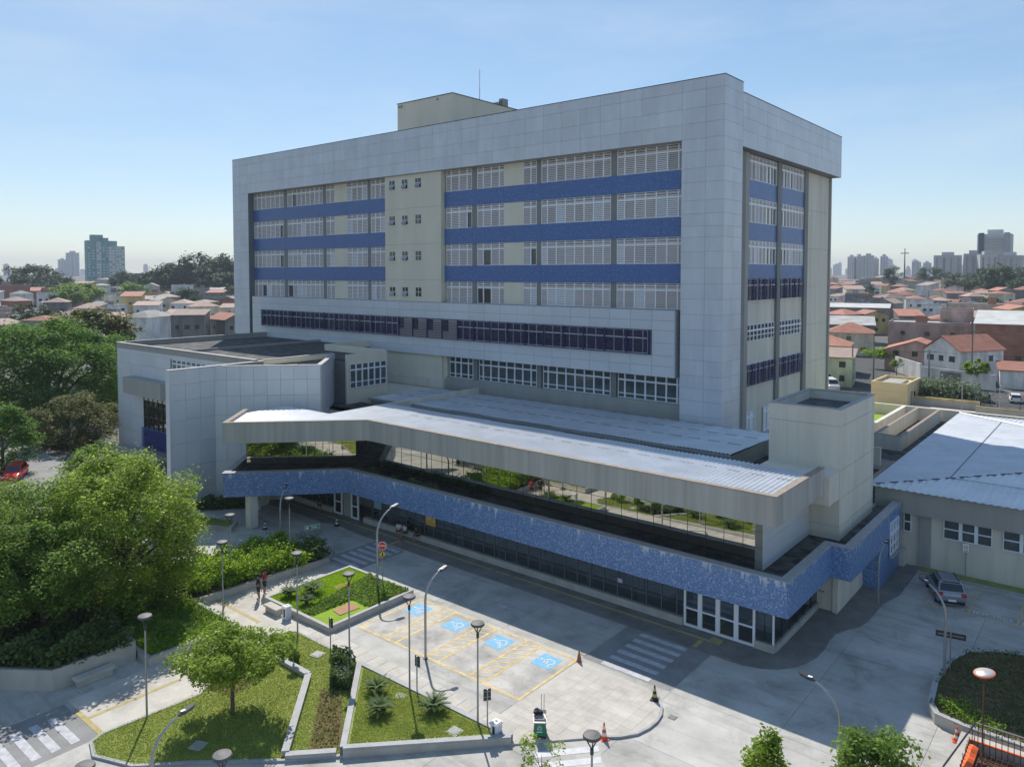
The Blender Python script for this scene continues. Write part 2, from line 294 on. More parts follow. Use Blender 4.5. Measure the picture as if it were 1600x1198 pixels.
def ob(name, me, parent=None, loc=None, rz=0):
    o = bpy.data.objects.new(name, me); COL.objects.link(o)
    if parent: o.parent = parent
    if loc is not None: o.location = loc
    if rz: o.rotation_euler = (0, 0, rz)
    return o
def tag(o, label=None, cat=None, group=None, kind=None):
    if label: o['label'] = label
    if cat: o['category'] = cat
    if group: o['group'] = group
    if kind: o['kind'] = kind
    return o
def thing(name, label, cat, loc=(0, 0, 0), rz=0, group=None):
    o = bpy.data.objects.new(name, None); COL.objects.link(o); o.location = loc; o.rotation_euler = (0, 0, rz)
    o.empty_display_size = .3
    return tag(o, label, cat, group)
def copy_tree(o, parent=None):
    c = o.copy(); COL.objects.link(c)
    if parent: c.parent = parent
    for ch in list(o.children): copy_tree(ch, c)
    return c
def struct(o): o['kind'] = 'structure'; return o
CACHE = {}
def boxmesh(name, w, t, h, m):     # local box 0..w, -t..0, 0..h (its outer face looks towards -y)
    k = (name, round(w, 3), round(t, 3), round(h, 3), m)
    if k not in CACHE: CACHE[k] = MB().box(0, -t, 0, w, 0, h).mesh(name, m)
    return CACHE[k]
def piece(name, parent, start, rz, u, z, w, h, t, m, off=0):   # a box on a wall that starts at `start` and runs along angle rz
    d = (math.cos(rz), math.sin(rz)); n = (math.sin(rz), -math.cos(rz))
    return ob(name, boxmesh(name, w, t, h, m), parent, (start[0]+d[0]*u+n[0]*off, start[1]+d[1]*u+n[1]*off, z), rz)
PAN = {}
def panels(parent, start, rz, us, zs, m='clad', t=.05, gap=.016, name='cladding_panel', skip=None):
    for i in range(len(us)-1):
        for j in range(len(zs)-1):
            if skip and skip((us[i]+us[i+1])/2, (zs[j]+zs[j+1])/2): continue
            piece(name, parent, start, rz, us[i]+gap/2, zs[j]+gap/2, us[i+1]-us[i]-gap, zs[j+1]-zs[j]-gap, t, m)
def lin(a, b, n): return [a+(b-a)*i/n for i in range(n+1)]

def textmesh(body, size, m, name, depth=.004):
    c = bpy.data.curves.new(name, 'FONT'); c.body = body; c.size = size; c.extrude = depth; c.align_x = 'CENTER'; c.align_y = 'CENTER'
    t = bpy.data.objects.new('tmp', c); COL.objects.link(t); bpy.context.view_layer.update()
    me = bpy.data.meshes.new_from_object(t.evaluated_get(bpy.context.evaluated_depsgraph_get())); bpy.data.objects.remove(t)
    me.materials.clear(); me.materials.append(M[m]); return me

# ------------------------------------------------------------------ ground
def hill(x, y):
    r = math.hypot(x, y); t = min(1, max(0, (r-230)/520)); a = t*t*(3-2*t)*7.
    t2 = min(1, max(0, (r-900)/1500)); return a+t2*6
ax = [math.sinh(v)*40 for v in np.linspace(-5.5, 5.5, 110)]
gv = [(x, y, hill(x, y)-.12) for y in ax for x in ax]; N = len(ax)
gm = bpy.data.meshes.new('ground'); gm.from_pydata(gv, [], [(i*N+j, i*N+j+1, (i+1)*N+j+1, (i+1)*N+j) for i in range(N-1) for j in range(N-1)]); gm.materials.append(M['terrain'])
struct(ob('ground', gm))
# concrete yard in poured slabs
road = struct(MB().box(-62, 4, -.1, 14, 58, -.02).build('road', 'asphalt'))
xs = [-62, -57, -51.8, -46.6, -41.4, -36.2, -31, -25.8, -20.8, -15.9, -11, -6, -1, 4, 9, 14]
ys = [4, 9, 13.5, 18, 22.8, 26.5, 30.6, 35, 39.4, 43.8, 48.4, 53, 58]
for i in range(len(xs)-1):
    for j in range(len(ys)-1):
        w = xs[i+1]-xs[i]-.014; h = ys[j+1]-ys[j]-.014
        k = ('slab', round(w, 2), round(h, 2))
        if k not in CACHE: CACHE[k] = MB().box(0, 0, -.08, w, h, .02).mesh('slab', 'concrete')
        ob('slab', CACHE[k], road, (xs[i]+.007, ys[j]+.007, 0))
def sheet(name, m, poly, z, parent=None, t=.004): return MB().prism(poly, z-t, z).build(name, m, parent)
def rect(x0, y0, x1, y1): return [(x0, y0), (x1, y0), (x1, y1), (x0, y1)]
# parking bays of stained concrete
bay = struct(sheet('parking_bays', 'stainconc', rect(-31.9, 25.6, -20.75, 30.35), .026))
for a in ((-31.9, 30.22, -20.75, 30.34), (-31.9, 25.70, -20.75, 25.84)): sheet('painted_line', 'lyellow', rect(*a), .032, bay)
for x in (-31.85, -29.95, -29.05, -26.88, -25.98, -23.92, -23.0, -20.85): sheet('painted_line', 'lyellow', rect(x-.06, 25.84, x+.06, 30.22), .032, bay)
for x0 in (-29.89, -26.82, -23.86):
    for k in range(8):
        y = 26.0+k*.52
        sheet('hatch_line', 'lyellow', [(x0, y), (x0+.78, y+.40), (x0+.78, y+.50), (x0, y+.10)], .031, bay)
def wheelchair(cx, cy):
    sq = sheet('symbol_square', 'lblue', rect(cx-.56, cy-.6, cx+.56, cy+.6), .033, bay)
    def T(u, v): return (cx-v, cy-u)         # symbol up = -x, it faces -y
    b = MB()
    def stroke(pts, w):
        for p, q in zip(pts[:-1], pts[1:]): b.wall(T(*p), T(*q), .033, .0365, w)
    arc = [(-.06+.25*math.cos(a), -.14+.25*math.sin(a)) for a in [R(d) for d in range(110, 380, 18)]]
    stroke(arc, .075); stroke([(-.08, .22), (-.05, -.08), (.2, -.08), (.30, -.36), (.40, -.33)], .085); stroke([(-.07, .08), (.16, .08)], .06)
    b.prism([T(-.09+.075*math.cos(a), .35+.075*math.sin(a)) for a in [R(d) for d in range(0, 360, 40)]], .033, .0365)
    b.build('wheelchair_symbol', 'lwhite', sq)
for cx in (-21.88, -24.93, -28.0, -30.95): wheelchair(cx, 29.2)
# pale walkways
walk = struct(MB().box(-45.5, 18, -.02, -31, 24.1, .026).build('walkway', 'walk'))
struct(sheet('walkway', 'walk', [(-36.3, 12.9), (-32.5, 12.9), (-32.2, 16.8), (-34.6, 22.2), (-36.3, 22.2)], .03))
struct(sheet('walkway', 'walk', rect(-45, 24.1, -38.4, 30.3), .03))
fw = struct(MB().box(-33.9, 23.25, -.02, -18.9, 24.35, .05).build('walkway', 'planter'))
for i in range(20):
    k = 'fslab'
    if k not in CACHE: CACHE[k] = MB().box(0, 0, .04, .73, 1.06, .066).mesh('paver', 'walk')
    ob('paver', CACHE[k], fw, (-33.85+i*.75, 23.27, 0))
isl = struct(MB().prism([(-20.7, 23.0), (-19.0, 23.0), (-16.45, 25.73), (-15.45, 26.84), (-15.25, 28.1), (-15.6, 29.2), (-16.6, 30.15), (-20.62, 30.2)], -.02, .09).build('pavement_island', 'walk'))
CACHE['paver'] = MB().box(.003, .003, .085, .537, .537, .096).mesh('paver', 'walk')
def inpoly(x, y, P):
    c = False; j = len(P)-1
    for i in range(len(P)):
        if (P[i][1] > y) != (P[j][1] > y) and x < (P[j][0]-P[i][0])*(y-P[i][1])/(P[j][1]-P[i][1])+P[i][0]: c = not c
        j = i
    return c
IP = [(-20.6, 23.05), (-19.0, 23.05), (-16.6, 25.8), (-15.62, 26.9), (-15.42, 28.1), (-15.75, 29.1), (-16.7, 30.0), (-20.55, 30.1)]
for i in range(10):
    for j in range(13):
        x = -20.6+i*.54; y = 23.1+j*.54
        if all(inpoly(x+a, y+b, IP) for a in (.02, .52) for b in (.02, .52)): ob('paver', CACHE['paver'], isl, (x, y, 0))
MB().mitre([(-16.6, 30.15), (-16.0, 29.75), (-15.6, 29.2), (-15.35, 28.7), (-15.25, 28.1), (-15.28, 27.5), (-15.45, 26.84), (-15.9, 26.2), (-16.45, 25.73)], -.02, .115, .06, -.06).build('kerb', 'coping', isl)
# crossings
cw = struct(sheet('crossing_table', 'table', rect(-20.75, 30.65, -15.95, 34.95), .024))
for k in range(6): sheet('crossing_stripe', 'lgrey', rect(-19.75, 30.75+k*.74, -17.12, 31.1+k*.74), .031, cw)
cw = struct(sheet('crossing_table', 'table', rect(-41.4, 30.65, -38.2, 34.9), .024))
for k in range(6): sheet('crossing_stripe', 'lgrey', rect(-41.1, 30.85+k*.70, -38.5, 31.2+k*.70), .031, cw)
cw = struct(sheet('crossing_table', 'table', rect(-36.1, 7, -32.4, 12.7), .024))
for k in range(7): sheet('crossing_stripe', 'lgrey', rect(-35.33, 11.75-k*.71, -32.75, 12.1-k*.71), .031, cw)
cw = struct(sheet('crossing_table', 'concrete', [(-18.6, 22.2), (-16, 24.9), (-14.6, 23.6), (-17.2, 20.8)], .024))
for a in (0, .62, 1.24):
    sheet('crossing_stripe', 'lwhite', [(-18.0+a*.75, 23.3-a*.85), (-16.3+a*.75, 25.2-a*.85), (-16.05+a*.75, 24.93-a*.85), (-17.75+a*.75, 23.0-a*.85)], .031, cw)
b = MB(); b.prism([(-27.4, 32.56), (-26.0, 32.56), (-26.0, 32.63), (-27.4, 32.63)], .022, .03); b.prism([(-28.0, 32.6), (-27.25, 32.36), (-27.4, 32.6), (-27.25, 32.84)], .022, .03)
struct(b.build('road_arrow', 'lgrey'))
struct(sheet('yellow_kerb_mark', 'tactile', rect(-35.2, 12.72, -32.55, 12.95), .036))
struct(sheet('tactile_line', 'tactile', rect(-34.25, 12.95, -34.05, 17.0), .036))
struct(sheet('tactile_line', 'tactile', rect(-43, 22.5, -36.5, 22.72), .032))
# sidewalk along the glass front, and round the east corner
SW = [(-58, 34.95), (-47.3, 34.95), (-46.3, 35.3), (-44, 35.05), (-15.2, 34.95), (-14.3, 35.0), (-13.5, 35.25), (-12.85, 35.7), (-12.35, 36.3), (-12.0, 37.1), (-11.8, 38.1), (-11.75, 39.2), (-11.85, 40.3), (-11.8, 41.2), (-11.5, 42.0), (-11.1, 42.8), (-10.9, 43.7), (-10.85, 46.6), (-10.4, 48.6), (-10.4, 54), (-58, 54)]
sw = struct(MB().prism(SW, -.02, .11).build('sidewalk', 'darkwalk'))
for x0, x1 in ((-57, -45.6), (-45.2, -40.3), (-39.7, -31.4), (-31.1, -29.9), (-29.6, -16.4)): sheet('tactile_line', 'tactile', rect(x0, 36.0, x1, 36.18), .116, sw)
sheet('tactile_line', 'tactile', rect(-16.6, 36.0, -16.0, 36.6), .117, sw)
for x in (-39.9, -16.9): sheet('tactile_line', 'tactile', rect(x-.12, 35.0, x+.12, 35.9), .117, sw)
for p in ((-20.9, 29.5+1.5), (-14.9, 28.9)):
    g = tag(thing('drain_grate', 'small dark iron drain grate in the pale concrete %s' % ('beside the brown cone' if p[0] < -20 else 'beside the curved island kerb'), 'drain', (p[0], p[1], 0)))
    MB().box(-.16, -.16, .0, .16, .16, .028).build('frame', 'dsteel', g)
    for k in range(4): MB().box(-.13, -.12+k*.07, .028, .13, -.09+k*.07, .036).build('bar', 'steel', g)
# side bays to the east
eb = struct(sheet('parking_bays', 'concrete', rect(-10, 48.3, 4, 52.6), .025))
for x in (-9.2, -6.9, -4.6, -2.3): MB().wall((x, 52.5), (x+.05, 48.4), .025, .031, .07).build('painted_line', 'lyellow', eb)
MB().box(-9.6, 48.32, .025, 2, 48.39, .031).build('painted_line', 'lyellow', eb)
for k, x in enumerate((-8.05, -5.75, -3.45)):
    o = ob('painted_word', textmesh('IDOSO', .62, 'lwhite', 'painted_word'), eb, (x, 48.85, .031), R(0))
kb = struct(MB().box(-10.4, 53.0, -.02, 14, 53.25, .13).build('kerb', 'coping'))
gs = tag(sheet('grass_strip', 'lawn', rect(-10.3, 53.25, 14, 54.2), .10), kind='structure')

# ------------------------------------------------------------------ main block
hb = thing('hospital_building', 'seven-storey pale grey hospital block with blue mosaic bands and shuttered windows', 'building', (-60, 70, 0))
hb.location = (0, 0, 0)
XL, XR, YF, YW, ZT, ZO = -93.7, -24.46, 55.0, 55.95, 34.07, 29.46
b = MB()          # front frame: piers, header, corner fin (solid core behind the panels)
b.box(XL, YF+.05, -3, -90.05, 60, ZT-.02); b.box(-28.02, YF+.05, 0, XR-.05, 58.42, ZT-.02); b.box(-90.05, YF+.05, ZO, -28.02, 59, ZT-.02)
b.build('frame_core', 'core', hb)
zh = [ZO, 30.67, 31.84, 33.17, ZT]
ux = [0, 1.63]+[1.63+2.02+2.0155*i for i in range(-1, 33)]
ux = [0, 1.63, 3.65]+[3.65+2.0158*i for i in range(1, 31)]
hdr = [u for u in ux if u < 65.8]; hdr[-1] = -28.0-XL
panels(hb, (XL, YF+.05), 0, ux[:3]+hdr[3:]+[-25.99-XL, XR-XL], zh)                       # header
zp = [11, 12.2, 13.4, 14.6, 15.8, 17.0, 18.2, 19.45, 20.72, 21.84, 22.69, 23.66, 24.69, 26.1, 27.2, 28.45, ZO]
zr = [3.0, 4.2, 5.4, 6.6, 7.8, 9.0, 10.0]+zp
panels(hb, (-28.02, YF+.05), 0, [0, 2.03, 3.56], zr)
panels(hb, (XL, YF+.05), 0, [0, 1.63, 3.65], zp)
panels(hb, (XR-.05, YF), R(90), [0, 1.7, 3.42], zr+zh[1:], name='fin_panel')                            # east face of the corner fin
# side beam
b = MB(); b.box(-40, 58.42, 29.08, XR-.05, 84.2, 33.28); b.build('beam_core', 'core', hb)
panels(hb, (XR-.05, 58.42), R(90), [0, .9]+lin(.9, 25.78, 12)[1:], [29.09, 30.4, 31.4, 32.55, 33.3], t=.05, name='beam_panel')
panels(hb, (XR-.05, 84.2), R(180), [0, 2, 4], [29.09, 30.4, 31.4, 32.55, 33.3], name='beam_panel')
# body
b = MB(); b.box(-93.0, 56.3, 0, -25.75, 83.7, 33.0); b.build('wall', 'cream', hb)
b = MB(); b.box(-93.2, 55.2, 33.0, -25, 84, 33.05); b.build('roof', 'darkroof', hb)
MB().box(XL-.02, YF-.03, ZT, XR+.03, YF+.3, ZT+.05).build('roof_coping', 'dsteel', hb)
MB().box(XR-.3, 58.45, 33.3, XR+.03, 84.25, 33.35).build('roof_coping', 'dsteel', hb)
MB().box(XR-.3, YF+.3, ZT, XR+.03, 58.45, ZT+.05).build('roof_coping', 'dsteel', hb)
# soffit strip
MB().box(-90.05, YF+.1, ZO-.03, -28.02, 56.2, ZO).build('soffit', 'grey', hb)

def louvre(w, h, m='slat', pitch=.15, t=.03, d=.05):
    k = ('louvre', round(w, 2), round(h, 2), m, pitch)
    if k in CACHE: return CACHE[k]
    b = MB(); n = max(1, int(h/pitch)); p = h/n
    for i in range(n):
        z = i*p; c = len(b.v)     # slats tilted: lower edge outwards
        b.v += [(0, -d, z), (w, -d, z), (w, 0, z+p*.62), (0, 0, z+p*.62), (0, -d, z+t), (w, -d, z+t), (w, 0, z+p*.62+t), (0, 0, z+p*.62+t)]
        b.f += [tuple(c+q for q in f) for f in ((0, 3, 2, 1), (4, 5, 6, 7), (0, 1, 5, 4), (2, 3, 7, 6), (1, 2, 6, 5), (3, 0, 4, 7))]
    CACHE[k] = b.mesh('shutter', m); return CACHE[k]
def window(parent, start, rz, u0, u1, z0, z1, mull, transom=None, kind='shutter', openbays=(), fm='white', fw=.11, glass='glassd', depth=.08, rows=()):
    d = (math.cos(rz), math.sin(rz)); n = (math.sin(rz), -math.cos(rz))
    P = lambda u, z, off=0: (start[0]+d[0]*u+n[0]*off, start[1]+d[1]*u+n[1]*off, z)
    W_, H_ = u1-u0, z1-z0; ms = [m-u0 for m in mull if u0+.12 < m < u1-.12]
    b = MB(); e = .05
    b.box(0, -depth, 0, e, 0, H_); b.box(W_-e, -depth, 0, W_, 0, H_); b.box(e, -depth, H_-e, W_-e, 0, H_); b.box(e, -depth, 0, W_-e, 0, e)
    for m_ in ms: b.box(m_-fw/2, -depth-.012, e, m_+fw/2, -.004, H_-e)
    tz = None
    if transom: tz = transom-z0; b.box(e, -depth-.03, tz-.07, W_-e, -.002, tz+.07)
    for r in rows: b.box(e, -depth-.02, r-z0-.035, W_-e, -.003, r-z0+.035)
    w = b.build('window', fm, parent, loc=P(u0, z0), rz=rz)
    ed = [0]+ms+[W_]
    for i in range(len(ed)-1):
        bw = ed[i+1]-ed[i]
        ob('pane', boxmesh('pane', bw-.02, .02, H_-.06, glass), w, (ed[i]+.01, .03, .03))
        if kind == 'shutter':
            if tz: ob('shutter', louvre(bw-.10, H_-tz-.14), w, (ed[i]+.05, -.012, tz+.08))
            q_ = random.random()
            if i in openbays or q_ < .04: continue
            ob('shutter', louvre(bw-.10, (tz or H_)-.14, 'slat2' if q_ > .86 else 'slat'), w, (ed[i]+.05, -.012, .06))
    return w
def mul(a, p, n): return [a+p*i for i in range(n)]
FL = [(27.30, ZO-.04), (23.55, 25.75), (19.80, 21.97), (16.07, 18.2)]
SEGL = [(-90.03, -83.35, mul(-89.26, 1.017, 6)), (-82.5, -75.3, mul(-81.4, .9, 7)), (-74.62, -73.05, [-73.85]), (-70.8, -67.12, [-69.85, -68.9, -68.0]), (-66.52, -63.5, [-65.74, -64.93, -64.1])]
SEGR = [(-54.75, -51.2, [-54.05, -52.95, -51.85]), (-50.5, -47.0, [-49.7, -48.67, -47.64]), (-44.7, -43.1, [-43.78]), (-42.55, -35.07, mul(-41.85, 1.002, 7)), (-34.45, -28.03, mul(-33.71, 1.0, 6))]
for z0, z1 in FL:
    for u0, u1, ms in SEGL+SEGR: window(hb, (0, YW), 0, u0, u1, z0, z1, ms, z1-.58)
for z0, z1 in ((25.75, 27.30), (21.97, 23.55), (18.2, 19.80)):
    for x0, x1 in ((-90.03, -82.9), (-82.9, -73.05), (-73.05, -70.8), (-70.8, -63.5), (-54.95, -47), (-47, -42.5), (-42.5, -35), (-35, -30.2), (-30.2, -28.03)):
        piece('mosaic_band', hb, (0, YW), 0, x0+.008, z0, x1-x0-.016, z1-z0, .16, 'blueb')
for x0, x1 in ((-83.35, -82.5), (-75.3, -74.62), (-67.12, -66.52), (-51.2, -50.5), (-43.1, -42.55), (-35.07, -34.45)):
    MB().box(x0, YW-.07, 7, x1, YW+.4, ZO).build('pier', 'pier', hb)
for x0, x1 in ((-73.05, -70.8), (-47, -44.7)): MB().box(x0, YW-.1, 15.9, x1, YW+.4, ZO).build('wall_panel', 'beige', hb)
MB().box(-90.05, YW+.1, 7, -28.0, 56.4, ZO).build('wall', 'core', hb)
# stair shaft with small vent windows
st = MB().box(-63.5, 55.3, 5, -54.95, 56.4, ZO).build('stair_shaft', 'beige', hb)
for z in (18.35, 22.1, 25.9): MB().box(-63.49, 55.285, z, -54.96, 55.3, z+.025).build('joint', 'grey', st)
def ventwin(parent, x, z, y, w=.82, h=.95, opened=True):
    b = MB(); b.box(x, y-.02, z, x+w, y+.0, z+h); v = b.build('vent_window', 'glassd', parent)
    b = MB(); b.box(x-.03, y-.05, z-.05, x+w+.03, y-.02, z); b.box(x, y-.04, z+h*.48, x+w, y-.02, z+h*.52); b.box(x+w/2-.02, y-.04, z, x+w/2+.02, y-.02, z+h); b.build('window_frame', 'white', v)
    if opened:
        b = MB(); c = len(b.v); b.v += [(x+.04, y-.03, z+h*.5), (x+w-.04, y-.03, z+h*.5), (x+w-.04, y-.25, z+.06), (x+.04, y-.25, z+.06)]; b.f.append((0, 1, 2, 3)); b.build('sash', 'steel', v)
for z in (16.6, 20.4, 24.2, 28.0):
    for k, x in enumerate((-62.75, -60.75, -58.7)): ventwin(hb, x, z, 55.3, opened=(k < 2 or z > 26))
# the projecting white box with its louvre screen
BX0, BX1 = -89.3, -28.5
b = MB(); b.box(BX0, YF+.02, 10.65, BX1, 56.9, 16.03); b.build('box_core', 'core', hb)
bu = lin(0, BX1-BX0, 30); bz = [10.63, 11.5, 12.37, 13.4, 14.42, 15.2, 16.05]
panels(hb, (BX0, YF+.02), 0, bu, bz, m='clad2', t=.05, gap=.022, name='box_panel', skip=lambda u, z: 2.5 < u < 58.3 and 12.4 < z < 14.4)
MB().box(BX1-.001, YF, 10.63, BX1+.04, 56.6, 16.05).build('box_cheek', 'clad2', hb)
MB().box(BX0, YF-.03, 16.05, BX1+.05, 56.0, 16.09).build('box_coping', 'coping', hb)
window(hb, (0, YF+.0), 0, -86.9, -61.2, 12.45, 14.36, mul(-86, .92, 27), 13.7, kind='none', fw=.07, depth=.03)
window(hb, (0, YF+.0), 0, -52.5, -30.9, 12.45, 14.36, mul(-51.6, .92, 23), 13.7, kind='none', fw=.07, depth=.03)
MB().box(-61.2, YF-.03, 12.45, -52.5, YF+.02, 14.36).build('wall_panel', 'cream', hb)
for x in (-60.6, -58.4, -56.2, -54): MB().box(x-.38, YF-.05, 13.2, x+.38, YF-.03, 14.3).build('vent_window', 'glassd', hb)
for k in range(12):
    z = 12.42+k*.172
    MB().box(-86.97, YF-.30, z, -30.78, YF-.19, z+.052).build('louvre_slat', 'indigo', hb)
for x in mul(-86.9, 2.16, 27): MB().box(x, YF-.18, 12.4, x+.07, YF-.05, 14.42).build('louvre_post', 'indigo', hb)
# storey above the podium roof
for u0, u1, ms in ((-54.3, -51.07, [-53.5, -52.7, -51.7]), (-50.26, -43.05, mul(-49.7, 1.0, 7)), (-42.28, -35.0, mul(-41.7, 1.0, 7)), (-34.23, -28.44, mul(-33.55, .98, 6))):
    window(hb, (0, YW-.05), 0, u0, u1, 8.45, 10.6, ms, 10.0, kind='none', fw=.13, glass='paneg', rows=(8.85,))
MB().box(-54.5, YW-.5, 4, -28.05, YW+.05, 8.44).build('podium_wall', 'grey', hb)
MB().box(-89.3, YW-.3, 4, -54.5, YW+.05, 10.64).build('podium_wall', 'beige', hb)
MB().box(-66, 55.1, 7.2, -54.6, 55.65, 8.2).build('ledge', 'cream', hb)
for x in (-63.2, -61.1, -59.1): ventwin(hb, x, 8.98, YW-.3)
# east face
XE = -25.4
SP = [(58.42, 61.05, 'pier'), (61.05, 61.8, 'grey'), (68.38, 69.25, 'pier'), (75.55, 76.5, 'pier'), (83.45, 83.8, 'grey')]
for y0, y1, m_ in SP: MB().box(XE-.3, y0, 2, XE+.14, y1, 29.06).build('pilaster', m_, hb)
MB().box(XE-.3, 61.8, 2, XE-.12, 83.5, 29.06).build('wall', 'cream', hb)
for k, (u0, u1) in enumerate(((61.8, 68.38), (69.25, 75.55))):
    ms = mul(u0+.8, .82, 8); op = (5, 6, 7) if k == 0 else (0, 1)
    for z0, z1 in ((26.9, 28.98), (23.33, 25.39), (19.8, 21.8)):
        window(hb, (XE-.08, 0), R(90), u0, u1, z0, z1, ms, z1-.52, openbays=op, glass='glassm')
    for z0, z1 in ((25.39, 26.9), (21.8, 23.33), (18.55, 19.8)): piece('mosaic_band', hb, (XE-.12, 0), R(90), u0, z0, u1-u0, z1-z0, .14, 'blueb')
    window(hb, (XE-.06, 0), R(90), u0, u1-.2, 13.25, 14.65, mul(u0+.8, .82, 8), 14.15, kind='none', fw=.1, rows=(13.7,))
    for zb in (16.73, 9.46):
        window(hb, (XE-.1, 0), R(90), u0, u1, zb, zb+1.84, mul(u0+.8, .82, 8), zb+1.3, kind='none', fw=.07)
        for i in range(10): MB().box(XE+.1, u0-.1, zb+.02+i*.19, XE+.2, u1+.1, zb+.075+i*.19).build('louvre_slat', 'indigo', hb)
        for y in mul(u0+.05, 1.28, 6): MB().box(XE+.0, y, zb, XE+.1, y+.06, zb+1.84).build('louvre_post', 'indigo', hb)
    for z0, z1 in ((14.65, 16.73), (11.3, 13.25), (7.4, 9.46)): piece('wall_panel', hb, (XE-.12, 0), R(90), u0, z0, u1-u0, z1-z0, .05, 'cream')
for z0, z1 in zip([3, 6.4, 10.1, 13.9, 17.7, 21.5, 25.3], [6.4, 10.1, 13.9, 17.7, 21.5, 25.3, 29.05]): piece('wall_panel', hb, (XE-.12, 0), R(90), 76.5, z0+.02, 6.95, z1-z0-.03, .05, 'cream')
for y, w_ in ((61.9, 1.9), (65.9, 2.4)): window(hb, (XE-.05, 0), R(90), y, y+w_, 5.0, 7.2, [y+.9], 6.7, kind='none', fw=.1, glass='white')
# penthouse
ph = MB().box(-66.6, 60, 32, -57.8, 71, 38.5).build('penthouse', 'beige', hb)
MB().box(-66.65, 59.95, 38.5, -57.75, 71.05, 38.58).build('penthouse_coping', 'dsteel', ph)
for x in (-66.2, -65.8, -60): MB().tube([(x, 59.97, 38.2), (x, 59.85, 38.2), (x, 59.85, 38.0)], .05, 5).build('spout', 'dsteel', ph)
an = tag(MB().tube([(-57.9, 64.5, 38.5), (-57.9, 64.5, 42)], [.06, .03], 6).build('antenna_mast', 'white'), 'thin white antenna mast on top of the rooftop machine room', 'antenna')
for z in (39.6, 41.2, 41.6): MB().box(-58.05, 64.48, z, -57.75, 64.52, z+.05).build('antenna_arm', 'white', an)
cu = thing('rooftop_cooling_unit', 'dark slatted cooling unit on the roof behind the machine room', 'cooling unit', (-59.0, 69.6, 38.58)); cu.scale = (.6, .6, .6)
MB().box(-1.1, -1.0, 0, .2, .6, 1.1).build('cabinet', 'cream', cu); MB().box(.2, -1, 0, 1.2, .6, 1.7).build('cabinet', 'grey', cu)
MB().box(-1.5, -1.4, -.02, 1.4, 1, .06).build('plinth', 'grey', cu)
for k in range(5): MB().box(-1.12+k*.5, -1.06, 0, -.98+k*.5, -1.0, 1.25).build('slat', 'dsteel', cu)

# ------------------------------------------------------------------ entrance pavilion
ep = thing('entrance_pavilion', 'low entrance hall with mirrored glass band, concrete canopy and long blue mosaic fascia', 'building')
FB, FT = 2.5, 4.25       # fascia bottom, top
fl = [(-55.7, 33.5), (-51.8, 29.3), (-45.7, 35.85), (-12.55, 35.95), (-12.55, 42.5), (-11.5, 42.5), (-11.5, 53.5)]
def run(parent, pts, z0, z1, t, m, name, n_each):
    for (p, q), n in zip(zip(pts[:-1], pts[1:]), n_each):
        L = math.hypot(q[0]-p[0], q[1]-p[1]); a = math.atan2(q[1]-p[1], q[0]-p[0])
        for i in range(n): piece(name, parent, p, a, i*L/n+.006, z0, L/n-.012, z1-z0, t, m, off=0)
run(ep, fl, FB, FT, .06, 'blue', 'mosaic_panel', [1, 2, 6, 1, 1, 2])
MB().mitre(fl, FB+.01, FT-.01, .34, 0).build('fascia_core', 'grey', ep)
MB().mitre(fl, FT, FT+.05, .42, -.09).build('coping', 'coping', ep)
MB().prism([(-55.5, 33.6), (-51.7, 29.7), (-45.6, 36.2), (-13, 36.2), (-13, 54), (-58, 54)], FB+.02, 3.73).build('floor_slab', 'grey', ep)
MB().prism([(-55.3, 33.6), (-51.7, 29.8), (-45.6, 36.3), (-12.9, 36.3), (-12.9, 45), (-15, 45), (-15, 39), (-58, 39)], 3.74, 3.80).build('terrace', 'darkroof', ep)
MB().box(-12.89, 42.8, 3.4, -11.8, 53.4, 3.79).build('terrace', 'darkroof', ep)
# blue volume on the ground by the side door
for z0, z1 in ((0, 1.25), (1.27, FB)): MB().box(-12.44, 48.5, z0, -11.52, 48.6, z1).build('mosaic_panel', 'blue', ep)
MB().box(-11.62, 48.6, 0, -11.5, 53.5, FB-.005).build('mosaic_panel', 'blue', ep)
window(ep, (-11.44, 0), R(90), 50.6, 52.6, 1.6, 3.6, [51.2, 51.9], 2.9, kind='none', fw=.1, rows=(2.2,), glass='glasss')
MB().box(-11.42, 50.5, 1.45, -11.2, 52.7, 1.6).build('window_sill', 'coping', ep)
# white side wall with door
MB().box(-12.72, 43.55, .1, -12.44, 48.5, FB).build('side_wall', 'cream', ep)
MB().box(-15.5, 43.7, .1, -12.72, 43.9, FB).build('door_wall', 'cream', ep)
for k in range(2):
    d_ = MB().box(-13.95+k*.6, 43.66, .12, -13.37+k*.6, 43.7, 2.25).build('door', 'cream', ep); MB().box(-13.5+k*.2, 43.62, 1.1, -13.38+k*.2, 43.66, 1.14).build('handle', 'dsteel', d_)
# storefront
x = -57.2; SFX = []
while x < -18.6: SFX.append(x); x += .935
for z0, z1, nm in ((.52, 1.25, 'pane'), (1.30, 2.5, 'pane')):
    for x in SFX:
        if -49.0 < x < -44.8: continue
        ob('pane', boxmesh('pane', .885, .02, z1-z0, 'glasss'), ep, (x+.025, 37.0, z0))
for x in SFX:
    if -48.9 < x < -45: continue
    MB().box(x-.03, 36.95, .5, x+.03, 37.04, 2.5).build('mullion', 'lampcap', ep)
MB().box(-57.2, 36.96, 1.24, -48.9, 37.03, 1.30).build('transom', 'dsteel', ep); MB().box(-45, 36.96, 1.24, -18.5, 37.03, 1.30).build('transom', 'dsteel', ep)
for x0, x1 in ((-57.2, -48.9), (-45, -18.46)): MB().box(x0, 36.8, .1, x1, 37.2, .5).build('plinth', 'planter', ep)
MB().box(-57.2, 39.6, .1, -13.8, 39.7, 2.6).build('back_wall', 'cream', ep)
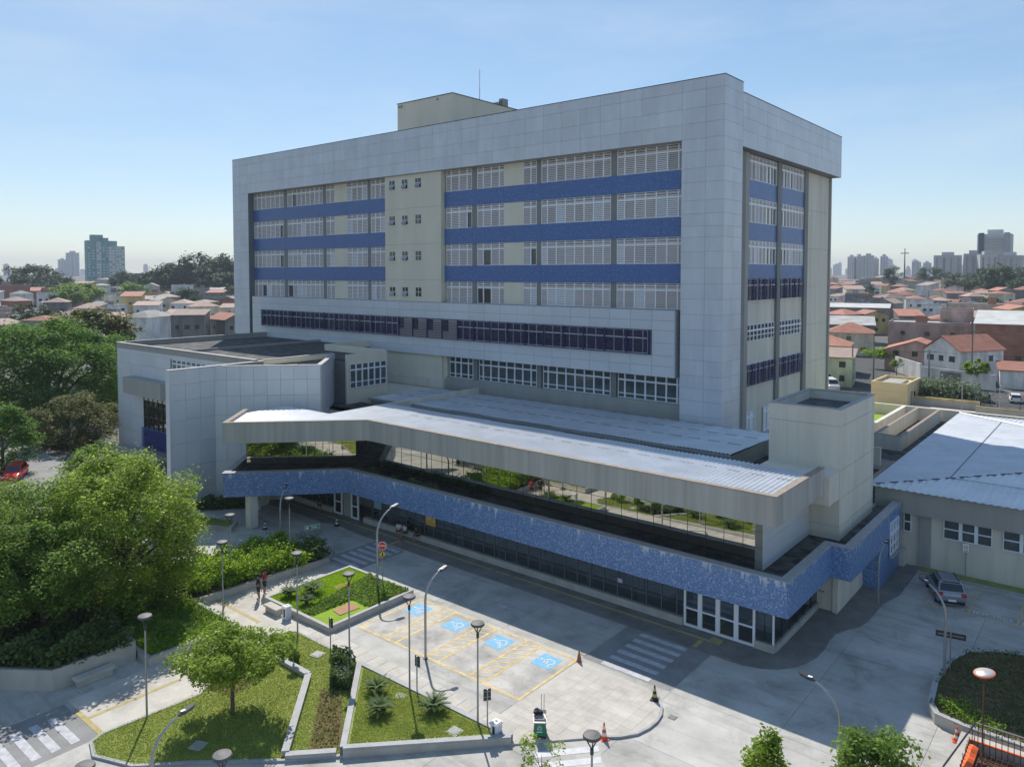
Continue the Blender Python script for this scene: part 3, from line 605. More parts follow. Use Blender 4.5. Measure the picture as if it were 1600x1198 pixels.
for x in (-55, -52, -42.5, -39.1, -35.6, -32, -28.5, -25, -21.5): MB().box(x, 37.3, .1, x+.35, 37.6, 2.5).build('column', 'grey', ep)
def door(parent, x0, x1, y, z0=.12, z1=2.5):
    d_ = MB(); d_.box(x0, y-.1, z0, x0+.12, y, z1); d_.box(x1-.12, y-.1, z0, x1, y, z1); d_.box(x0+.12, y-.1, z0, x1-.12, y, z0+.12); d_.box(x0+.12, y-.09, 1.05, x1-.12, y-.02, 1.13)
    o = d_.build('door', 'white', parent); MB().box(x0+.12, y-.04, z0+.12, x1-.12, y-.02, z1).build('pane', 'glasss', o)
for x0, x1 in ((-18.43, -17.5), (-17.5, -16.5), (-16.5, -15.5), (-15.5, -14.5)): door(ep, x0, x1, 37.0)
for x0, x1 in ((-48.7, -47.7), (-46.6, -45.7)): door(ep, x0, x1, 37.0)
MB().box(-47.6, 36.98, .1, -46.7, 37.05, 2.5).build('wall_panel', 'grey', ep)
MB().box(-14.5, 36.85, .1, -13.5, 37.1, .5).build('plinth', 'planter', ep); MB().box(-13.75, 37.1, .1, -13.45, 43.7, .45).build('plinth', 'planter', ep)
for y in mul(37.1, 1.1, 6): ob('pane', boxmesh('pane', 1.05, .02, 2.0, 'glasss'), ep, (-13.6, y, .46), R(90)); MB().box(-13.65, y-.03, .45, -13.55, y+.03, 2.5).build('mullion', 'dsteel', ep)
for x0 in (-14.45, -14.0): MB().box(x0, 36.96, .5, x0+.4, 37.0, 2.5).build('pane', 'glasss', ep)
MB().box(-13.62, 36.94, .5, -13.54, 37.02, 2.5).build('mullion', 'white', ep)
for nm, x, z, w_, h_, m_ in (('poster', -43.9, 1.45, .85, .75, 'postt'), ('poster', -38.35, 1.35, 1.0, .85, 'postr'), ('poster', -22.6, 1.35, .34, .26, 'postp'), ('poster', -51.4, 1.5, .8, .55, 'postt')):
    po = tag(MB().box(x, 36.93, z, x+w_, 36.945, z+h_).build('poster', m_), {'postt': 'pale teal poster on the dark entrance glass' if x > -45 else 'pale teal notice on the glass in the covered drop-off corner', 'postr': 'orange poster with pale lines of text on the dark entrance glass', 'postp': 'small lilac notice on the dark entrance glass'}[m_], 'poster')
    if m_ == 'postr':
        for k in range(3): MB().box(x+.1, 36.925, z+.62-k*.1, x+.55, 36.93, z+.65-k*.1).build('text_line', 'white', po)
        MB().box(x+.76, 36.92, z+.3, x+.9, 36.93, z+.5).build('pictogram', 'white', po); MB().box(x+.8, 36.915, z+.33, x+.86, 36.92, z+.46).build('pictogram', 'black', po)
    if m_ == 'postp':
        for k in range(2): MB().box(x+.05, 36.925, z+.15-k*.08, x+.25, 36.93, z+.18-k*.08).build('text_line', 'white', po)
# columns of the drop-off
MB().box(-51.2, 30.7, 0, -50.55, 31.35, FB+.03).build('column', 'cream', ep)
MB().box(-55.8, 34.4, 0, -54.9, 35.1, FB+.03).build('column', 'cream', ep)
# upper glass band
ZG0, ZG1 = 3.8, 6.95; GR = [3.8, 4.23, 4.95, 5.8, 6.9]
gl = [(-52.8, 31.83), (-46.9, 37.73), (-14.47, 37.73)]
for (p, q), n in zip(zip(gl[:-1], gl[1:]), (8, 31)):
    L = math.hypot(q[0]-p[0], q[1]-p[1]); a = math.atan2(q[1]-p[1], q[0]-p[0])
    for i in range(n):
        for z0, z1 in zip(GR[:-1], GR[1:]): piece('pane', ep, p, a, i*L/n+.012, z0+.012, L/n-.024, z1-z0-.024, .02, 'glassm')
        piece('mullion', ep, p, a, i*L/n-.012, ZG0, .024, ZG1-ZG0, .035, 'dsteel')
    for z in GR: piece('transom', ep, p, a, 0, z-.012, L, .024, .03, 'dsteel')
    bk = MB(); nn = (-math.sin(a)*.06, math.cos(a)*.06); bk.wall((p[0]+nn[0], p[1]+nn[1]), (q[0]+nn[0], q[1]+nn[1]), ZG0, ZG1, .1, 1); bk.build('inner_wall', 'core', ep)
piece('pane', ep, gl[2], 0, -.4, ZG0, .4, ZG1-ZG0, .03, 'pier')
for z0, z1 in ((3.8, 5.2), (5.21, 6.95)): 
    for y0, y1 in ((37.71, 40.4), (40.41, 42.6), (42.61, 44.8)): MB().box(-14.62, y0, z0, -14.46, y1, z1).build('wall_panel', 'clad2', ep)
# canopy beam and roof
CZ0, CZ1 = 6.82, 8.3
cl = [(-54.2, 32.5), (-50.4, 28.5), (-43.2, 35.8), (-13.1, 35.8), (-13.1, 43.0)]
MB().mitre(cl, CZ0, CZ1, .3, 0).build('canopy_beam', 'canopy', ep)
MB().prism([(-54.1, 32.5), (-50.4, 28.8), (-43.3, 36.1), (-13.4, 36.1), (-13.4, 43), (-58, 43)], CZ0+.02, CZ0+.08).build('canopy_soffit', 'canopy', ep)
MB().mitre(cl, CZ1, CZ1+.035, .33, -.03).build('coping', 'copingb', ep)
def corrugated(x0, x1, y0, y1, z0, z1, m, pitch=.27, amp=.04, cut=None):
    n = int((x1-x0)/pitch*2); b = MB()
    for i in range(n+1):
        x = x0+(x1-x0)*i/n; dz = amp if i % 2 else -amp; ya = y0 if cut is None else max(y0, cut(x))
        b.v += [(x, ya, z0+dz), (x, y1, z1+dz)]
    for i in range(n): b.f.append((2*i, 2*i+2, 2*i+3, 2*i+1))
    return b
# roof sheets, one object per sheet row
def sheets(parent, x0, x1, rows, w, m, cut=None):
    n = max(1, round((x1-x0)/w))
    for i in range(n):
        for (ya, yb, za, zb) in rows: corrugated(x0+(x1-x0)*i/n-.04, x0+(x1-x0)*(i+1)/n, ya, yb, za+.022*(i % 2), zb+.022*(i % 2), m, cut=cut).build('roof_sheet', m, parent)
sheets(ep, -42.8, -13.45, [(36.12, 41.6, 8.2, 8.26)], 3.3, 'metalroof')
sheets(ep, -47.8, -42.8, [(31, 41.6, 8.2, 8.26)], 2.5, 'metalroof', cut=lambda x: x+79.25)
sheets(ep, -53.6, -47.8, [(29, 36, 8.1, 8.16)], 3, 'metalroof', cut=lambda x: max(x+79.25, -x-21.6))
MB().box(-46, 41.6, 7.0, -13.3, 41.75, 8.18).build('gutter_wall', 'grey', ep)
MB().box(-58, 41.76, 6.6, -17.15, 45.98, 6.9).build('roof_deck', 'darkroof', ep)
# rear roof
MB().box(-55, 46.0, 5, -19.9, 54.6, 7.28).build('rear_block', 'grey', ep)
sheets(ep, -54.9, -19.8, [(45.8, 48.9, 7.50, 7.46), (48.8, 51.8, 7.44, 7.40), (51.7, 54.6, 7.38, 7.34)], 3.5, 'metalroof')
for y_, z_ in ((48.82, 7.52), (51.72, 7.46), (54.3, 7.40)):
    for k in range(24): MB().box(-54.6+k*1.45, y_, z_, -53.7+k*1.45, y_+.05, z_+.012).build('lap_seam', 'dsteel', ep)
for k in range(21): MB().box(-42.4+k*1.4, 39.4, 8.275, -41.6+k*1.4, 39.44, 8.285).build('lap_seam', 'lampcap', ep)
MB().box(-55, 45.7, 7.3, -19.7, 45.82, 7.46).build('eave_trim', 'grey', ep)
MB().box(-19.88, 46.0, 5, -17.15, 54.35, 6.2).build('roof_deck', 'darkroof', ep)
MB().box(-19.5, 52.2, 6.2, -17.1, 52.4, 7.3).build('parapet', 'grey', ep); MB().box(-19.6, 54.4, 6.2, -13, 54.7, 7.4).build('parapet', 'grey', ep)
MB().box(-49.5, 41.8, 6.8, -49.2, 54.6, 7.9).build('parapet', 'cream', ep)
# terrace planting on the fascia ledge comes later (ledge_plants)

# ------------------------------------------------------------------ lift tower
lt = thing('stair_tower', 'square cream concrete stair tower rising at the east end of the entrance hall', 'tower')
TX0, TX1, TY0, TY1, TZ = -16.9, -12.78, 44.8, 51.85, 11.29
MB().box(TX0+.02, TY0+.02, 2.4, TX1-.02, TY1-.02, 10.6).build('tower_core', 'core', lt)
for z0, z1 in ((2.4, 4.58), (4.6, 6.16), (6.18, 7.80), (7.82, 10.33), (10.35, TZ)):
    b = MB(); o_ = .0 if z1 < TZ else .0
    b.box(TX0, TY0, z0, TX1, TY0+.2, z1); b.box(TX1-.2, TY0+.2, z0, TX1, TY1, z1); b.box(TX0, TY0+.2, z0, TX0+.2, TY1, z1); b.box(TX0+.2, TY1-.2, z0, TX1-.2, TY1, z1)
    b.build('wall_panel', 'cream', lt)
MB().box(TX0+.2, TY0+.2, 10.6, TX1-.2, TY1-.2, 10.72).build('roof', 'darkroof', lt)
b = MB(); b.box(TX0-.03, TY0-.03, TZ, TX1+.03, TY0+.27, TZ+.05); b.box(TX1-.27, TY0+.27, TZ, TX1+.03, TY1+.03, TZ+.05); b.box(TX0-.03, TY0+.27, TZ, TX0+.27, TY1+.03, TZ+.05); b.box(TX0+.27, TY1-.27, TZ, TX1-.27, TY1+.03, TZ+.05)
b.build('coping', 'coping', lt)
MB().box(-16.88, 43.0, 6.2, -12.82, 44.8, 7.82).build('projecting_wall', 'cream', lt)

# ------------------------------------------------------------------ auditorium wing
au = thing('auditorium_wing', 'pale clad auditorium wing with angled wall slabs left of the entrance', 'building')
AZ = 11.5
MB().prism([(-86.3, 36.6), (-59.2, 36.6), (-59.2, 39), (-58.9, 44.5), (-56.4, 44.5), (-56.4, 49.2), (-65.9, 49.25), (-65.9, 55.5), (-86.3, 55.5)], -2, 10.85).build('body', 'core', au)
MB().prism([(-86.0, 36.8), (-59.0, 36.8), (-58.9, 44.5), (-56.6, 44.5), (-56.6, 49.1), (-66.0, 49.15), (-66.0, 55.4), (-86.0, 55.4)], 10.86, 10.95).build('roof', 'darkroof', au)
par = [(-86.3, 55.5), (-86.3, 36.5), (-59.0, 36.5)]
MB().mitre(par, 10.9, AZ-.02, .3, .03).build('parapet', 'grey', au); MB().mitre(par, AZ, AZ+.04, .34, -.08).build('coping', 'coping', au)
MB().box(-75, 36.8, 10.95, -74.8, 55, 11.2).build('roof_kerb', 'grey', au)
MB().box(-66, 49.0, 10.9, -56.56, 49.25, 11.6).build('parapet', 'beige', au); MB().box(-66.0, 49.2, 10.9, -65.8, 55, 11.6).build('parapet', 'beige', au)
vs = [-1.8, .4, 2.2, 4, 5.8, 7.6, 9.4, 10.5, AZ]
panels(au, (-86.3, 36.6), 0, lin(0, 27, 9), vs, m='clad2', name='cladding_panel', skip=lambda u, z: (6.2 < u < 11.8 and .5 < z < 6.4) or (u > 12.4 and 9.4 < z < 10.5))
panels(au, (-86.3, 55.5), R(-90), lin(0, 18.9, 6), vs, m='clad2')
window(au, (-86.3, 36.6), 0, 12.4, 27, 9.45, 10.5, mul(13.3, .95, 15), 10.1, kind='none', fw=.12)
MB().box(-82.2, 35.3, 6.5, -73.9, 36.55, 8.18).build('canopy', 'grey', au)
window(au, (-86.3, 36.55), 0, 6.2, 12.3, 2.9, 6.5, mul(7.2, 1.02, 5), None, kind='none', fm='dsteel', fw=.05, glass='glassm', rows=(4.1, 5.3))
for k in range(11): MB().box(-80.2, 36.2, 1.0+k*.19, -73.8, 36.45, 1.06+k*.19).build('louvre_slat', 'indigob', au)
MB().box(-80.1, 36.5, .4, -73.9, 36.6, 2.9).build('wall_panel', 'grey', au)
# angled slabs
A_, B_, C_, D_ = (-58.7, 28.8), (-58.8, 32.5), (-52.7, 38.7), (-58.8, 44.8)
FZ = 11.35
fin = MB().wall(A_, (-58.8, 37.2), -1, FZ-.02, .5, 1).build('slab_wall_core', 'core', au)
zf = [-.2, 1.6, 3.5, 5.4, 7.3, 8.9, 10.2, FZ]
panels(au, (A_[0]+.0, A_[1]), R(90), lin(0, 3.72, 3), zf, m='clad2')
MB().box(-59.25, 28.72, -.2, -58.62, 28.8, FZ).build('edge_panel', 'clad2', au)
panels(au, (-59.2, 37.1), R(-90), lin(0, 8.3, 4), zf, m='clad2')
L1 = math.hypot(C_[0]-B_[0], C_[1]-B_[1])
MB().wall((B_[0], B_[1]), C_, -1, FZ-.02, .3, 1).build('slab_wall_core', 'core', au)
panels(au, B_, R(45), lin(0, L1, 8), zf, m='clad2')
MB().wall(C_, D_, 4, FZ-.02, .3, 1).build('slab_wall_core', 'beige', au)
panels(au, C_, R(135), lin(0, L1, 5), [4, 6.4, 8.2, 10, FZ], m='clad')
MB().wall((-58.65, 28.7), (-58.7, 37.3), FZ+.005, FZ+.05, .6, 1).build('coping', 'coping', au); MB().mitre([(-58.3, 33.0), C_, D_], FZ, FZ+.04, .34, -.08).build('coping', 'coping', au)
MB().prism([(-59.2, 33), (-53.2, 38.7), (-58.8, 44.5)], 3, 9.6).build('inner_roof', 'beige', au)
MB().box(-59.35, 37.35, 9.6, -59.1, 44.9, 11.42).build('inner_wall', 'beige', au); MB().box(-59.4, 37.35, 11.42, -59.05, 44.9, 11.47).build('coping', 'coping', au)
# east wall with windows
MB().box(-56.55, 44.3, 3, -56.35, 49.2, AZ).build('side_wall', 'beige', au)
window(au, (-56.3, 0), R(90), 44.6, 49.0, 8.35, 10.6, mul(45.3, .74, 6), 10.05, kind='none', fw=.13, glass='paneg', rows=(8.9,))
MB().box(-65.9, 49.2, 3, -55.0, 54.95, 7.2).build('low_roof', 'cream', au)
# low wall of the garage ramp
lw = tag(MB().box(-86.3, 34.6, -1.2, -74, 34.9, .95).build('ramp_wall', 'planter'), 'long grey low ramp wall below the blue louvres of the auditorium', 'wall')

# ------------------------------------------------------------------ east service wing
ew = thing('service_wing', 'low cream service wing with wide bluish metal hip roof beside the car bays', 'building')
EX0, EX1, EY0, EY1 = -13.4, 20.0, 53.6, 86.5
MB().box(EX0+.9, 54.3, 0, EX1-.5, EY1-.6, 4.9).build('wall', 'cream', ew)
MB().box(EX0+.3, 53.75, 3.5, EX1, 54.4, 4.98).build('eave_beam', 'grey', ew)
MB().box(EX0+.25, 54.4, 3.5, EX0+.9, EY1-.3, 4.98).build('eave_beam', 'grey', ew)
def hz(x, y): return 5.06+.06*max(0, min(x-EX0, y-EY0, EY1-y, EX1-x))
cx_, cyc = (EX0+EX1)/2, (EY0+EY1)/2
def slope(parent, fn, n, lbl):   # strips of sheet running down the slope, each a sheet of its own
    for i in range(n): fn(i)
def strip_south(i):
    w_ = (EX1-EX0)/20; x0 = EX0+i*w_; x1 = x0+w_; b = MB(); n = 8
    for k in range(n+1):
        x = x0+w_*k/n; t = max(0, min(x-EX0, EX1-x, 16.4)); dz = .03 if k % 2 else -.03
        b.v += [(x, EY0-.15, 5.05+dz), (x, EY0+t, 5.06+.06*t+dz)]
    for k in range(n): b.f.append((2*k, 2*k+2, 2*k+3, 2*k+1))
    b.build('roof_sheet', 'metalroof', ew)
def strip_west(i, cols=2):
    h_ = (EY1-EY0)/20; y0 = EY0+i*h_; b = MB(); n = 8
    for k in range(n+1):
        y = y0+h_*k/n; t = max(0, min(y-EY0, EY1-y, 16.4)); dz = .03 if k % 2 else -.03
        b.v += [(EX0-.15, y, 5.05+dz), (EX0+t, y, 5.06+.06*t+dz)]
    for k in range(n): b.f.append((2*k, 2*k+1, 2*k+3, 2*k+2))
    b.build('roof_sheet', 'metalroof', ew)
def strip_north(i):
    w_ = (EX1-EX0)/20; x0 = EX0+i*w_; b = MB(); n = 8
    for k in range(n+1):
        x = x0+w_*k/n; t = max(0, min(x-EX0, EX1-x, 16.4)); dz = .03 if k % 2 else -.03
        b.v += [(x, EY1+.15, 5.05+dz), (x, EY1-t, 5.06+.06*t+dz)]
    for k in range(n): b.f.append((2*k, 2*k+1, 2*k+3, 2*k+2))
    b.build('roof_sheet', 'metalroof', ew)
for i in range(20): strip_south(i); strip_west(i); strip_north(i)
for t_ in (4, 8, 12):
    z_ = 5.06+.06*t_+.035
    for p, q in (((EX0+t_, EY0+t_+.2), (EX0+t_, EY1-t_-.2)), ((EX0+t_+.2, EY0+t_), (EX1-t_, EY0+t_))): MB().wall(p, q, z_, z_+.012, .05).build('lap_seam', 'dsteel', ew)
MB().tube([(EX0, EY1, 5.12), (EX0+16, EY1-16, 6.08)], .12, 6).build('hip_cap', 'white', ew)
for k in range(23):
    t = .3+k*.7; MB().wall((EX0+t, EY0+t), (EX0+t+.42, EY0+t+.42), 5.06+.06*t+.02, 5.06+.06*t+.06, .12).build('hip_cap', 'dsteel', ew)
for u0, u1, ms in ((-11.45, -11.0, []), (-9.15, -6.5, [-8.2, -7.35]), (-5.95, -3.2, [-5.0, -4.1]), (-2.6, .2, [-1.6, -.7])):
    window(ew, (0, 54.28), 0, u0, u1, 2.2, 3.48, ms, None, kind='none', fw=.2, glass='paneg', rows=(2.85,))
for x in (-10.5, 1): MB().box(x, 54.1, 0, x+.65, 54.3, 3.5).build('pier', 'grey', ew)
MB().box(-11.5, 53.4, 0, -11.2, 54.2, 1.1).build('side_wall', 'cream', ew)
# flat roof between the wing and the main block, light wells
ld = thing('link_roof', 'flat grey link roof with open concrete light wells behind the stair tower', 'building')
MB().box(-25.2, 54.8, 0, -13.6, 92.5, 3.2).build('deck', 'darkroof', ld)
def well(x0, y0, x1, y1, zt, z0=3.2):
    b = MB(); t = .25; b.box(x0, y0, z0, x1, y0+t, zt); b.box(x0, y1-t, z0, x1, y1, zt); b.box(x0, y0+t, z0, x0+t, y1-t, zt); b.box(x1-t, y0+t, z0, x1, y1-t, zt)
    w_ = b.build('light_well', 'cream', ld)
    b = MB(); b.box(x0-.02, y0-.02, zt, x1+.02, y0+t+.02, zt+.04); b.box(x0-.02, y1-t, zt, x1+.02, y1+.02, zt+.04); b.box(x0-.02, y0+t+.02, zt, x0+t+.02, y1-t, zt+.04); b.box(x1-t-.02, y0+t+.02, zt, x1+.02, y1-t, zt+.04)
    b.build('coping', 'copingb', w_)
well(-18.2, 73.8, -15.9, 91, 4.5); well(-17.2, 56, -14.6, 66, 4.0)
MB().box(-19.7, 66, 3.2, -19.3, 91.5, 4.5).build('parapet', 'cream', ld); MB().box(-26, 91.5, 2, 16, 91.9, 4.5).build('parapet', 'cream', ld)
MB().box(-25.1, 70, 3.2, -19.8, 91, 3.35).build('roof_garden', 'lawng', ld)
gh = thing('gatehouse', 'small yellow-beige flat-roofed gatehouse by the street fence', 'building', (-27.2, 122, 0))
MB().box(-2.4, -4, 0, 2.4, 4.5, 3.0).build('wall', 'gate', gh)
b = MB(); b.box(-2.42, -4.02, 3.0, 2.42, -3.75, 3.45); b.box(-2.42, 4.25, 3, 2.42, 4.52, 3.45); b.box(-2.42, -3.75, 3, -2.15, 4.25, 3.45); b.box(2.15, -3.75, 3, 2.42, 4.25, 3.45); b.build('parapet', 'gate', gh)
MB().box(-1.3, -2.6, 3.0, 1.2, 2.2, 3.3).build('roof_hatch', 'grey', gh); MB().box(-2.43, -4.03, 2.2, 2.43, -4.02, 2.23).build('joint', 'grey', gh)
MB().box(2.41, -2, .1, 2.45, -1, 2.1).build('door', 'steel', gh); MB().box(2.41, 0, 1.1, 2.45, .8, 1.9).build('window', 'glassd', gh)

# ------------------------------------------------------------------ leaves, trees, plants
def leafmesh(name, C, size, m, up=.35, outward=None, asp=.55):
    n = len(C); C = np.asarray(C, float)
    nrm = rng.normal(size=(n, 3)); nrm[:, 2] = np.abs(nrm[:, 2])+up
    if outward is not None: nrm += outward*.8
    nrm /= np.linalg.norm(nrm, axis=1)[:, None]
    t = np.cross(nrm, rng.normal(size=(n, 3))); t /= np.linalg.norm(t, axis=1)[:, None]+1e-9
    bt = np.cross(nrm, t); s = (size*(.6+.8*rng.random(n)))[:, None]
    V = np.empty((n, 4, 3)); V[:, 0] = C-t*s; V[:, 1] = C-bt*s*asp+nrm*s*.12; V[:, 2] = C+t*s; V[:, 3] = C+bt*s*asp+nrm*s*.12
    me = bpy.data.meshes.new(name); me.vertices.add(4*n); me.vertices.foreach_set('co', V.reshape(-1))
    me.loops.add(4*n); me.loops.foreach_set('vertex_index', np.arange(4*n, dtype=np.int32))
    me.polygons.add(n); me.polygons.foreach_set('loop_start', np.arange(0, 4*n, 4, dtype=np.int32)); me.polygons.foreach_set('loop_total', np.full(n, 4, dtype=np.int32))
    me.materials.append(M[m]); me.update(); return me
def clumps(center, rad, nc, shell=.55, flat=0.):
    P = rng.normal(size=(nc, 3)); P /= np.linalg.norm(P, axis=1)[:, None]
    if flat: P[:, 2] = np.where(P[:, 2] < 0, P[:, 2]*flat, P[:, 2])
    r = shell+(1-shell)*rng.random(nc)**.6
    return np.array(center)+P*r[:, None]*np.array(rad)
def tree(name, label, loc, cz, rad, m, nc=60, nl=9000, ls=.16, cr=.30, h0=None, flat=1., group=None, trunk=.2, asp=.55, shell=.5, lean=(0, 0), cat='tree', limbs=7, up=1.1):
    t = thing(name, label, cat, loc, 0, group)
    C = clumps((lean[0], lean[1], cz), rad, nc, shell, flat)
    keep = rng.random(nc) > .06; C = C[keep]; nc = len(C)
    k = rng.integers(0, nc, nl); sc = cr*np.mean(rad)*(.6+.8*rng.random(nc))
    dv = rng.normal(size=(nl, 3)); dv /= np.linalg.norm(dv, axis=1)[:, None]; dv[:, 2] = np.where((dv[:, 2] < -.1) & (rng.random(nl) < .5), -dv[:, 2], dv[:, 2])
    stray = np.where(rng.random(nl) < .1, 1.5, 1.)
    off = dv*(rng.random(nl)**.35*stray)[:, None]*np.array((1., 1., .75))*sc[k][:, None]
    pts = C[k]+off; out = dv
    ob('crown', leafmesh('crown', pts, ls, m, outward=out*.7, asp=asp, up=up), t)
    b = MB(); top = cz+rad[2]*.2
    b.tube([(0, 0, -.3), (lean[0]*.2, lean[1]*.2, (cz-rad[2])*.6), (lean[0]*.6, lean[1]*.6, cz-rad[2]*.35), (lean[0], lean[1], top)], [trunk*1.25, trunk, trunk*.75, trunk*.25], 7)
    for q in rng.choice(nc, min(limbs, nc), replace=False):
        s0 = Vector((lean[0]*.5, lean[1]*.5, cz-rad[2]*(.2+.5*random.random()))); e = Vector(C[q]); mid = (s0+e)/2+Vector((0, 0, .12*rad[2]))
        b.tube([s0, mid, e], [trunk*.5, trunk*.32, trunk*.1], 5)
    b.build('trunk', 'bark', t)
    return t
def shrub(name, label, loc, rad, m, nl, ls, group=None, cat='shrub', zc=None, asp=.6, up=.5, flat=.25):
    t = thing(name, label, cat, loc, 0, group)
    zc = rad[2]*.5 if zc is None else zc
    C = clumps((0, 0, zc), rad, max(6, nl//60), .3, flat); k = rng.integers(0, len(C), nl)
    off = rng.normal(size=(nl, 3))*.22*np.mean(rad[:2]); off[:, 2] *= .6
    p = C[k]+off; p[:, 2] = np.maximum(p[:, 2], .03)
    ob('foliage', leafmesh('foliage', p, ls, m, asp=asp, up=up), t)
    b = MB()
    for q in range(5): a = q*1.25; b.tube([(0, 0, -.05), (math.cos(a)*rad[0]*.3, math.sin(a)*rad[1]*.3, zc)], [.03, .012], 4)
    b.build('stem', 'bark', t); return t
def cover(name, label, poly, zf, m, n, ls, hmax, cat='ground cover', clump=0, up=.5, asp=.6):   # uncountable low growth over an area
    xs_ = [p[0] for p in poly]; ys_ = [p[1] for p in poly]; P = []
    while len(P) < n:
        q = np.column_stack((rng.uniform(min(xs_), max(xs_), n), rng.uniform(min(ys_), max(ys_), n)))
        P += [tuple(v) for v in q if inpoly(v[0], v[1], poly)]
    P = np.array(P[:n]); h = rng.random(n)**.8*hmax
    if clump: h *= .35+1.1*np.clip(np.sin(P[:, 0]*clump+1.3*np.sin(P[:, 1]*clump*.7))*np.cos(P[:, 1]*clump*1.1+P[:, 0])*.6+.45+.2*rng.random(n), 0, 1)
    z = np.array([zf(x, y) for x, y in P])+h
    return tag(ob(name, leafmesh(name, np.column_stack((P, z)), ls, m, up=up, asp=asp)), label, cat, kind='stuff')
def grass(name, label, poly, zf, m, n, hb_=.055):
    xs_ = [p[0] for p in poly]; ys_ = [p[1] for p in poly]; P = []
    while len(P) < n:
        q = np.column_stack((rng.uniform(min(xs_), max(xs_), n), rng.uniform(min(ys_), max(ys_), n))); P += [tuple(v) for v in q if inpoly(v[0], v[1], poly)]
    P = np.array(P[:n]); z = np.array([zf(x, y) for x, y in P]); a = rng.random(n)*6.283; w = .012+.012*rng.random(n); h = hb_*(.5+rng.random(n)); lx = rng.normal(size=(n, 2))*hb_*.6
    V = np.empty((n, 3, 3)); V[:, 0] = np.column_stack((P[:, 0]-np.cos(a)*w, P[:, 1]-np.sin(a)*w, z)); V[:, 1] = np.column_stack((P[:, 0]+np.cos(a)*w, P[:, 1]+np.sin(a)*w, z)); V[:, 2] = np.column_stack((P[:, 0]+lx[:, 0], P[:, 1]+lx[:, 1], z+h))
    me = bpy.data.meshes.new(name); me.vertices.add(3*n); me.vertices.foreach_set('co', V.reshape(-1)); me.loops.add(3*n); me.loops.foreach_set('vertex_index', np.arange(3*n, dtype=np.int32))
    me.polygons.add(n); me.polygons.foreach_set('loop_start', np.arange(0, 3*n, 3, dtype=np.int32)); me.polygons.foreach_set('loop_total', np.full(n, 3, dtype=np.int32)); me.materials.append(M[m]); me.update()
    return tag(ob(name, me), label, 'grass', kind='stuff')

# planters -----------------------------------------------------------
def planter(label, pts, z1, zs_, fill, fillname, t=.16, name='planter', closed=True, z0=-.05):
    p_ = thing(name, label, 'planter')
    n = len(pts)
    for i in range(n):
        p, q = pts[i], pts[(i+1) % n]; d = Vector((q[0]-p[0], q[1]-p[1])).normalized()
    ar = sum(pts[i][0]*pts[(i+1) % n][1]-pts[(i+1) % n][0]*pts[i][1] for i in range(n))
    if ar < 0: pts = pts[::-1]
    MB().mitre(pts, z0, z1-.03, t, 0, True).build('wall', 'planter', p_); MB().mitre(pts, z1-.03, z1, t+.02, -.02, True).build('coping', 'coping', p_)
    ins = MB().mitre(pts, 0, 1, t*.5, 0, True).v; ins = [ins[8*i+3][:2] for i in range(n)]
    struct_ = MB().prism(ins, z0+.01, zs_).build(fillname, fill, p_)
    return p_
P1 = [(-38.4, 24.15), (-32.45, 24.15), (-32.5, 30.3), (-38.4, 30.3)]
planter('square raised bed of bright lawn and ground cover by the stop sign', P1, .4, .34, 'lawng', 'lawn')
MB_ = lambda poly, z: sheet('clay_patch', 'clay', poly, z)
for k, q in enumerate(([(-36.6, 27.6), (-35.7, 27.5), (-35.6, 28.6), (-36.5, 28.7)], [(-34.0, 25.6), (-33.2, 25.5), (-33.1, 26.8), (-34.1, 26.9)])): struct(MB_(q, .37))
grass('lawn_grass', 'short bright green grass in the square raised bed', [(-38.2, 24.35), (-35.2, 24.35), (-36.2, 30.1), (-38.2, 30.1)], lambda x, y: .34, 'leaf_grassg', 26000, .06)
cover('ground_cover', 'low leafy ground cover filling the east half of the square bed', [(-35.2, 24.4), (-34.3, 24.5), (-34.3, 27.2), (-32.8, 27.2), (-32.65, 30.1), (-36.3, 30.1)], lambda x, y: .34, 'leaf_mid', 9000, .06, .16, clump=2.5)
HP = [(-36.4, 21.35), (-41.1, 21.4), (-41.1, 24.4), (-40.5, 30.3), (-42.6, 30.6), (-46.2, 28.5), (-46.2, 16.6), (-36.4, 16.6)]
planter('long angular raised bed of shrubs beside the pale walkway', HP[::-1] if False else [(-36.4, 16.6), (-36.4, 21.35), (-41.0, 21.35), (-40.5, 30.3), (-42.8, 30.5), (-46.5, 28.0), (-46.5, 16.6)], .45, .38, 'soil', 'soil')
grass('bed_grass', 'tall light grass in the corner of the angular shrub bed', [(-36.7, 16.9), (-36.7, 21.1), (-41.4, 21.1), (-41.4, 16.9)], lambda x, y: .38, 'leaf_grassg', 16000, .16)
cover('bed_cover', 'mixed low plants in the near end of the angular shrub bed', [(-36.7, 16.9), (-36.7, 21.1), (-46, 21.1), (-46, 16.9)], lambda x, y: .38, 'leaf_mid', 9000, .07, .5, clump=1.7)
TB = [(-37.65, 12.8), (-37.6, 16.5), (-46, 16.5), (-46, 8), (-44, 8)]
planter('tall raised bed wall under the big trees behind the stone bench', TB, 1.0, .9, 'soil', 'soil', name='planter')
cover('bank_shrubs', 'dark dense shrubs spilling over the tall bed wall', [(-37.5, 12.9), (-37.5, 16.4), (-45.5, 16.4), (-45.5, 9), (-44, 8.2)], lambda x, y: .85, 'leaf_dark', 26000, .10, 1.0, cat='shrubs', clump=1.3)
